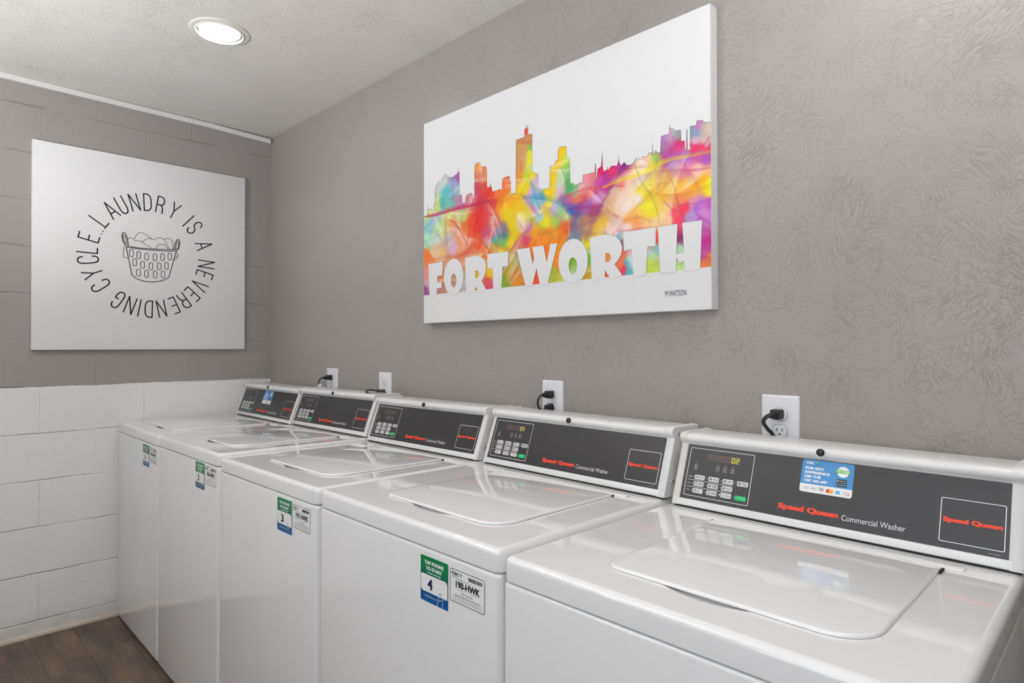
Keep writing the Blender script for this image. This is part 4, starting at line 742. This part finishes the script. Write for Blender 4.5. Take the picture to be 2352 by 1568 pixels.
# ------------------------------------------------------------------ right canvas: skyline print
t = thing('wall_canvas', 'wide white canvas with rainbow city skyline and FORT WORTH letters, on the taupe wall', 'wall art', (2.04, 0, 1.74))
th = math.atan2(0.0083, 1.1855)
fr = Frame((1.4471, -0.0355, 1.3545), (math.cos(th), 0, math.sin(th)), (-math.sin(th), 0, math.cos(th)), (0, -1, 0)); W2, H2 = 1.186, 0.768
mm = lambda P: [(min(max(x/1000, 0.0005), W2-0.0005), y/1000) for x, y in P]
sky = mm(SKY); v0, v1 = BOT[0][1]/1000, BOT[1][1]/1000
b = MB(); b.slab(fr, 0, W2, 0, H2, -0.0345, -0.0012, 0.0015, 0.0012, 'canvas_white', n=2, steps=2)
b.flat(fr, [[(0.0005, H2-0.001)] + [(0.0005, sky[0][1])] + sky[1:] + [(W2-0.0005, sky[-1][1]), (W2-0.0005, H2-0.001)]], 0.0, 'canvas_white')
b.flat(fr, [[(0.0005, 0.001), (W2-0.0005, 0.001), (W2-0.0005, v1), (0.0005, v0)]], 0.0, 'canvas_white')
b.build('canvas', t, False)
# the print itself: colour blended from its patches and ribbons
NX, NY = 640, 340; y0, y1 = 0.095, 0.650
U = np.linspace(0.0005, W2-0.0005, NX); V = np.linspace(y0, y1, NY); UU, VV = np.meshgrid(U*1000, V*1000)
def vnoise(x, y, sc, seed):
    rs = np.random.RandomState(seed); g = rs.rand(64, 64); xi, yi = x/sc, y/sc; x0_, y0_ = np.floor(xi).astype(int), np.floor(yi).astype(int); fx, fy = xi-x0_, yi-y0_
    fx, fy = fx*fx*(3-2*fx), fy*fy*(3-2*fy); G = lambda a, c: g[a % 64, c % 64]
    return (G(x0_, y0_)*(1-fx)+G(x0_+1, y0_)*fx)*(1-fy)+(G(x0_, y0_+1)*(1-fx)+G(x0_+1, y0_+1)*fx)*fy
wx = UU+12*(vnoise(UU, VV, 46, 1)-0.5)+5*(vnoise(UU, VV, 13, 2)-0.5); wy = VV+12*(vnoise(UU, VV, 46, 3)-0.5)+5*(vnoise(UU, VV, 13, 4)-0.5)
dirn = vnoise(UU, VV, 110, 8)*5.0; sa = (vnoise(UU*np.cos(dirn)+VV*np.sin(dirn), (VV*np.cos(dirn)-UU*np.sin(dirn))*0.12, 7, 9)-0.5)*9
wx = wx-np.sin(dirn)*sa; wy = wy+np.cos(dirn)*sa
num = np.zeros(UU.shape+(3,)); den = np.zeros(UU.shape)
for s in BLOB.split(';'):
    x, y, c = s.split(); x, y = float(x), float(y); col = np.array([int(c[k:k+2], 16) for k in (0, 2, 4)])/255.0
    d2 = (wx-x)**2+(wy-y)**2; w = 1.0/(d2+110.0)**2.7
    num += w[..., None]*col; den += w
col = num/den[..., None]
gray = col.mean(axis=2, keepdims=True); col = np.clip(gray+(col-gray)*1.18, 0, 1)
# translucent folds of paint: thin one-sided veils, some lighter, some deeper
for k in range(150):
    rs = np.random.RandomState(300+k); px, py = rs.rand()*1186, 95+rs.rand()*440; a = rs.rand()*math.pi; L = 35+rs.rand()*110; cv = (rs.rand()-0.5)*0.006
    du = (UU-px)*math.cos(a)+(VV-py)*math.sin(a); dv = -(UU-px)*math.sin(a)+(VV-py)*math.cos(a)-cv*du*du
    wd = (3+rs.rand()*7) if k % 3 == 0 else (12+rs.rand()*26); m_ = np.clip(1-np.abs(du)/L, 0, 1)**0.7*np.where((dv > 0) & (dv < wd), (1-dv/wd), 0)*np.clip((dv+0.9)/1.8, 0, 1)
    src = col[min(NY-1, max(0, int((py-y0*1000)/((y1-y0)*1000)*NY))), min(NX-1, int(px/1186*NX))]
    if k % 3 == 1: tint, al = np.array([1.0, 0.99, 0.97]), 0.58
    else: tint, al = np.clip(src*np.array([0.86, 0.70, 0.76]), 0, 1), 0.50
    al = al*m_[..., None]; col = col*(1-al)+tint*al
for pts, wdt, c, al in RIB:
    cc = np.array([int(c[k:k+2], 16) for k in (0, 2, 4)])/255.0; sp_ = [(q.x, q.y) for q in arc([(x, y, 0) for x, y in pts], 6)]
    m_ = np.zeros(UU.shape); n = len(sp_)
    for k in range(n-1):
        (ax, ay), (bx, by) = sp_[k], sp_[k+1]; L2 = (bx-ax)**2+(by-ay)**2+1e-9
        tt = np.clip(((UU-ax)*(bx-ax)+(VV-ay)*(by-ay))/L2, 0, 1); dd = np.hypot(UU-ax-tt*(bx-ax), VV-ay-tt*(by-ay)); side = (bx-ax)*(VV-ay)-(by-ay)*(UU-ax)
        taper = 0.45+0.55*math.sin(math.pi*(k+0.5)/n); e = dd/(wdt*taper*np.where(side > 0, 1.7, 0.45)); m_ = np.maximum(m_, np.clip(1.1-e, 0, 1)**0.8)
    m_ = np.clip(m_, 0, 1)[..., None]*al*0.82; col = col*(1-m_)+cc*m_
lc = np.where(col <= 0.04045, col/12.92, ((col+0.055)/1.055)**2.4)
lc = lc*0.90
me = bpy.data.meshes.new('skyline_print')
P = np.array(fr.O)[None, None]+U[None, :, None]*np.array(fr.U)+V[:, None, None]*np.array(fr.V)+np.array(fr.N)*(-0.0008)-np.array(t.location)
idx = np.arange(NX*NY).reshape(NY, NX); F = np.stack([idx[:-1, :-1], idx[:-1, 1:], idx[1:, 1:], idx[1:, :-1]], -1).reshape(-1, 4)
me.vertices.add(NX*NY); me.vertices.foreach_set('co', P.reshape(-1).astype(np.float32))
me.loops.add(F.size); me.loops.foreach_set('vertex_index', F.reshape(-1).astype(np.int32)); me.polygons.add(len(F))
me.polygons.foreach_set('loop_start', np.arange(0, F.size, 4, dtype=np.int32)); me.update(calc_edges=True); me.validate()
at = me.color_attributes.new('print', 'FLOAT_COLOR', 'POINT'); at.data.foreach_set('color', np.concatenate([lc, np.ones(lc.shape[:2]+(1,))], -1).reshape(-1).astype(np.float32))
me.materials.append(MAT['printed_canvas']); o = bpy.data.objects.new('skyline_print', me); C.objects.link(o); o.parent = t; o['label'] = 'rainbow watercolour city skyline'
for outer, inner in FW:
    b = MB(); lo = [mm(outer)]+([mm(inner)] if inner else [])
    b.flat(fr, lo, 0.0006, 'canvas_white')
    for lp in lo: b.stroke(fr, lp, 0.0011, 0.0004, 'outline_grey', closed=True, cap=6)
    b.build('letter', t, False)
b = MB()
for k in range(len(sky)-1): b.stroke(fr, [sky[k], sky[k+1]], 0.0009, 0.0003, 'outline_grey', cap=4)
b.build('skyline_outline', t, False)
(a0, a1), (a2, a3) = SIG
b = MB(); b.text(fr, 'M WATSON', a0/1000, a2/1000+0.002, a1/1000+0.002, a1/1000+0.0175, 0.0005, 'ink_navy'); b.build('signature', t, False)
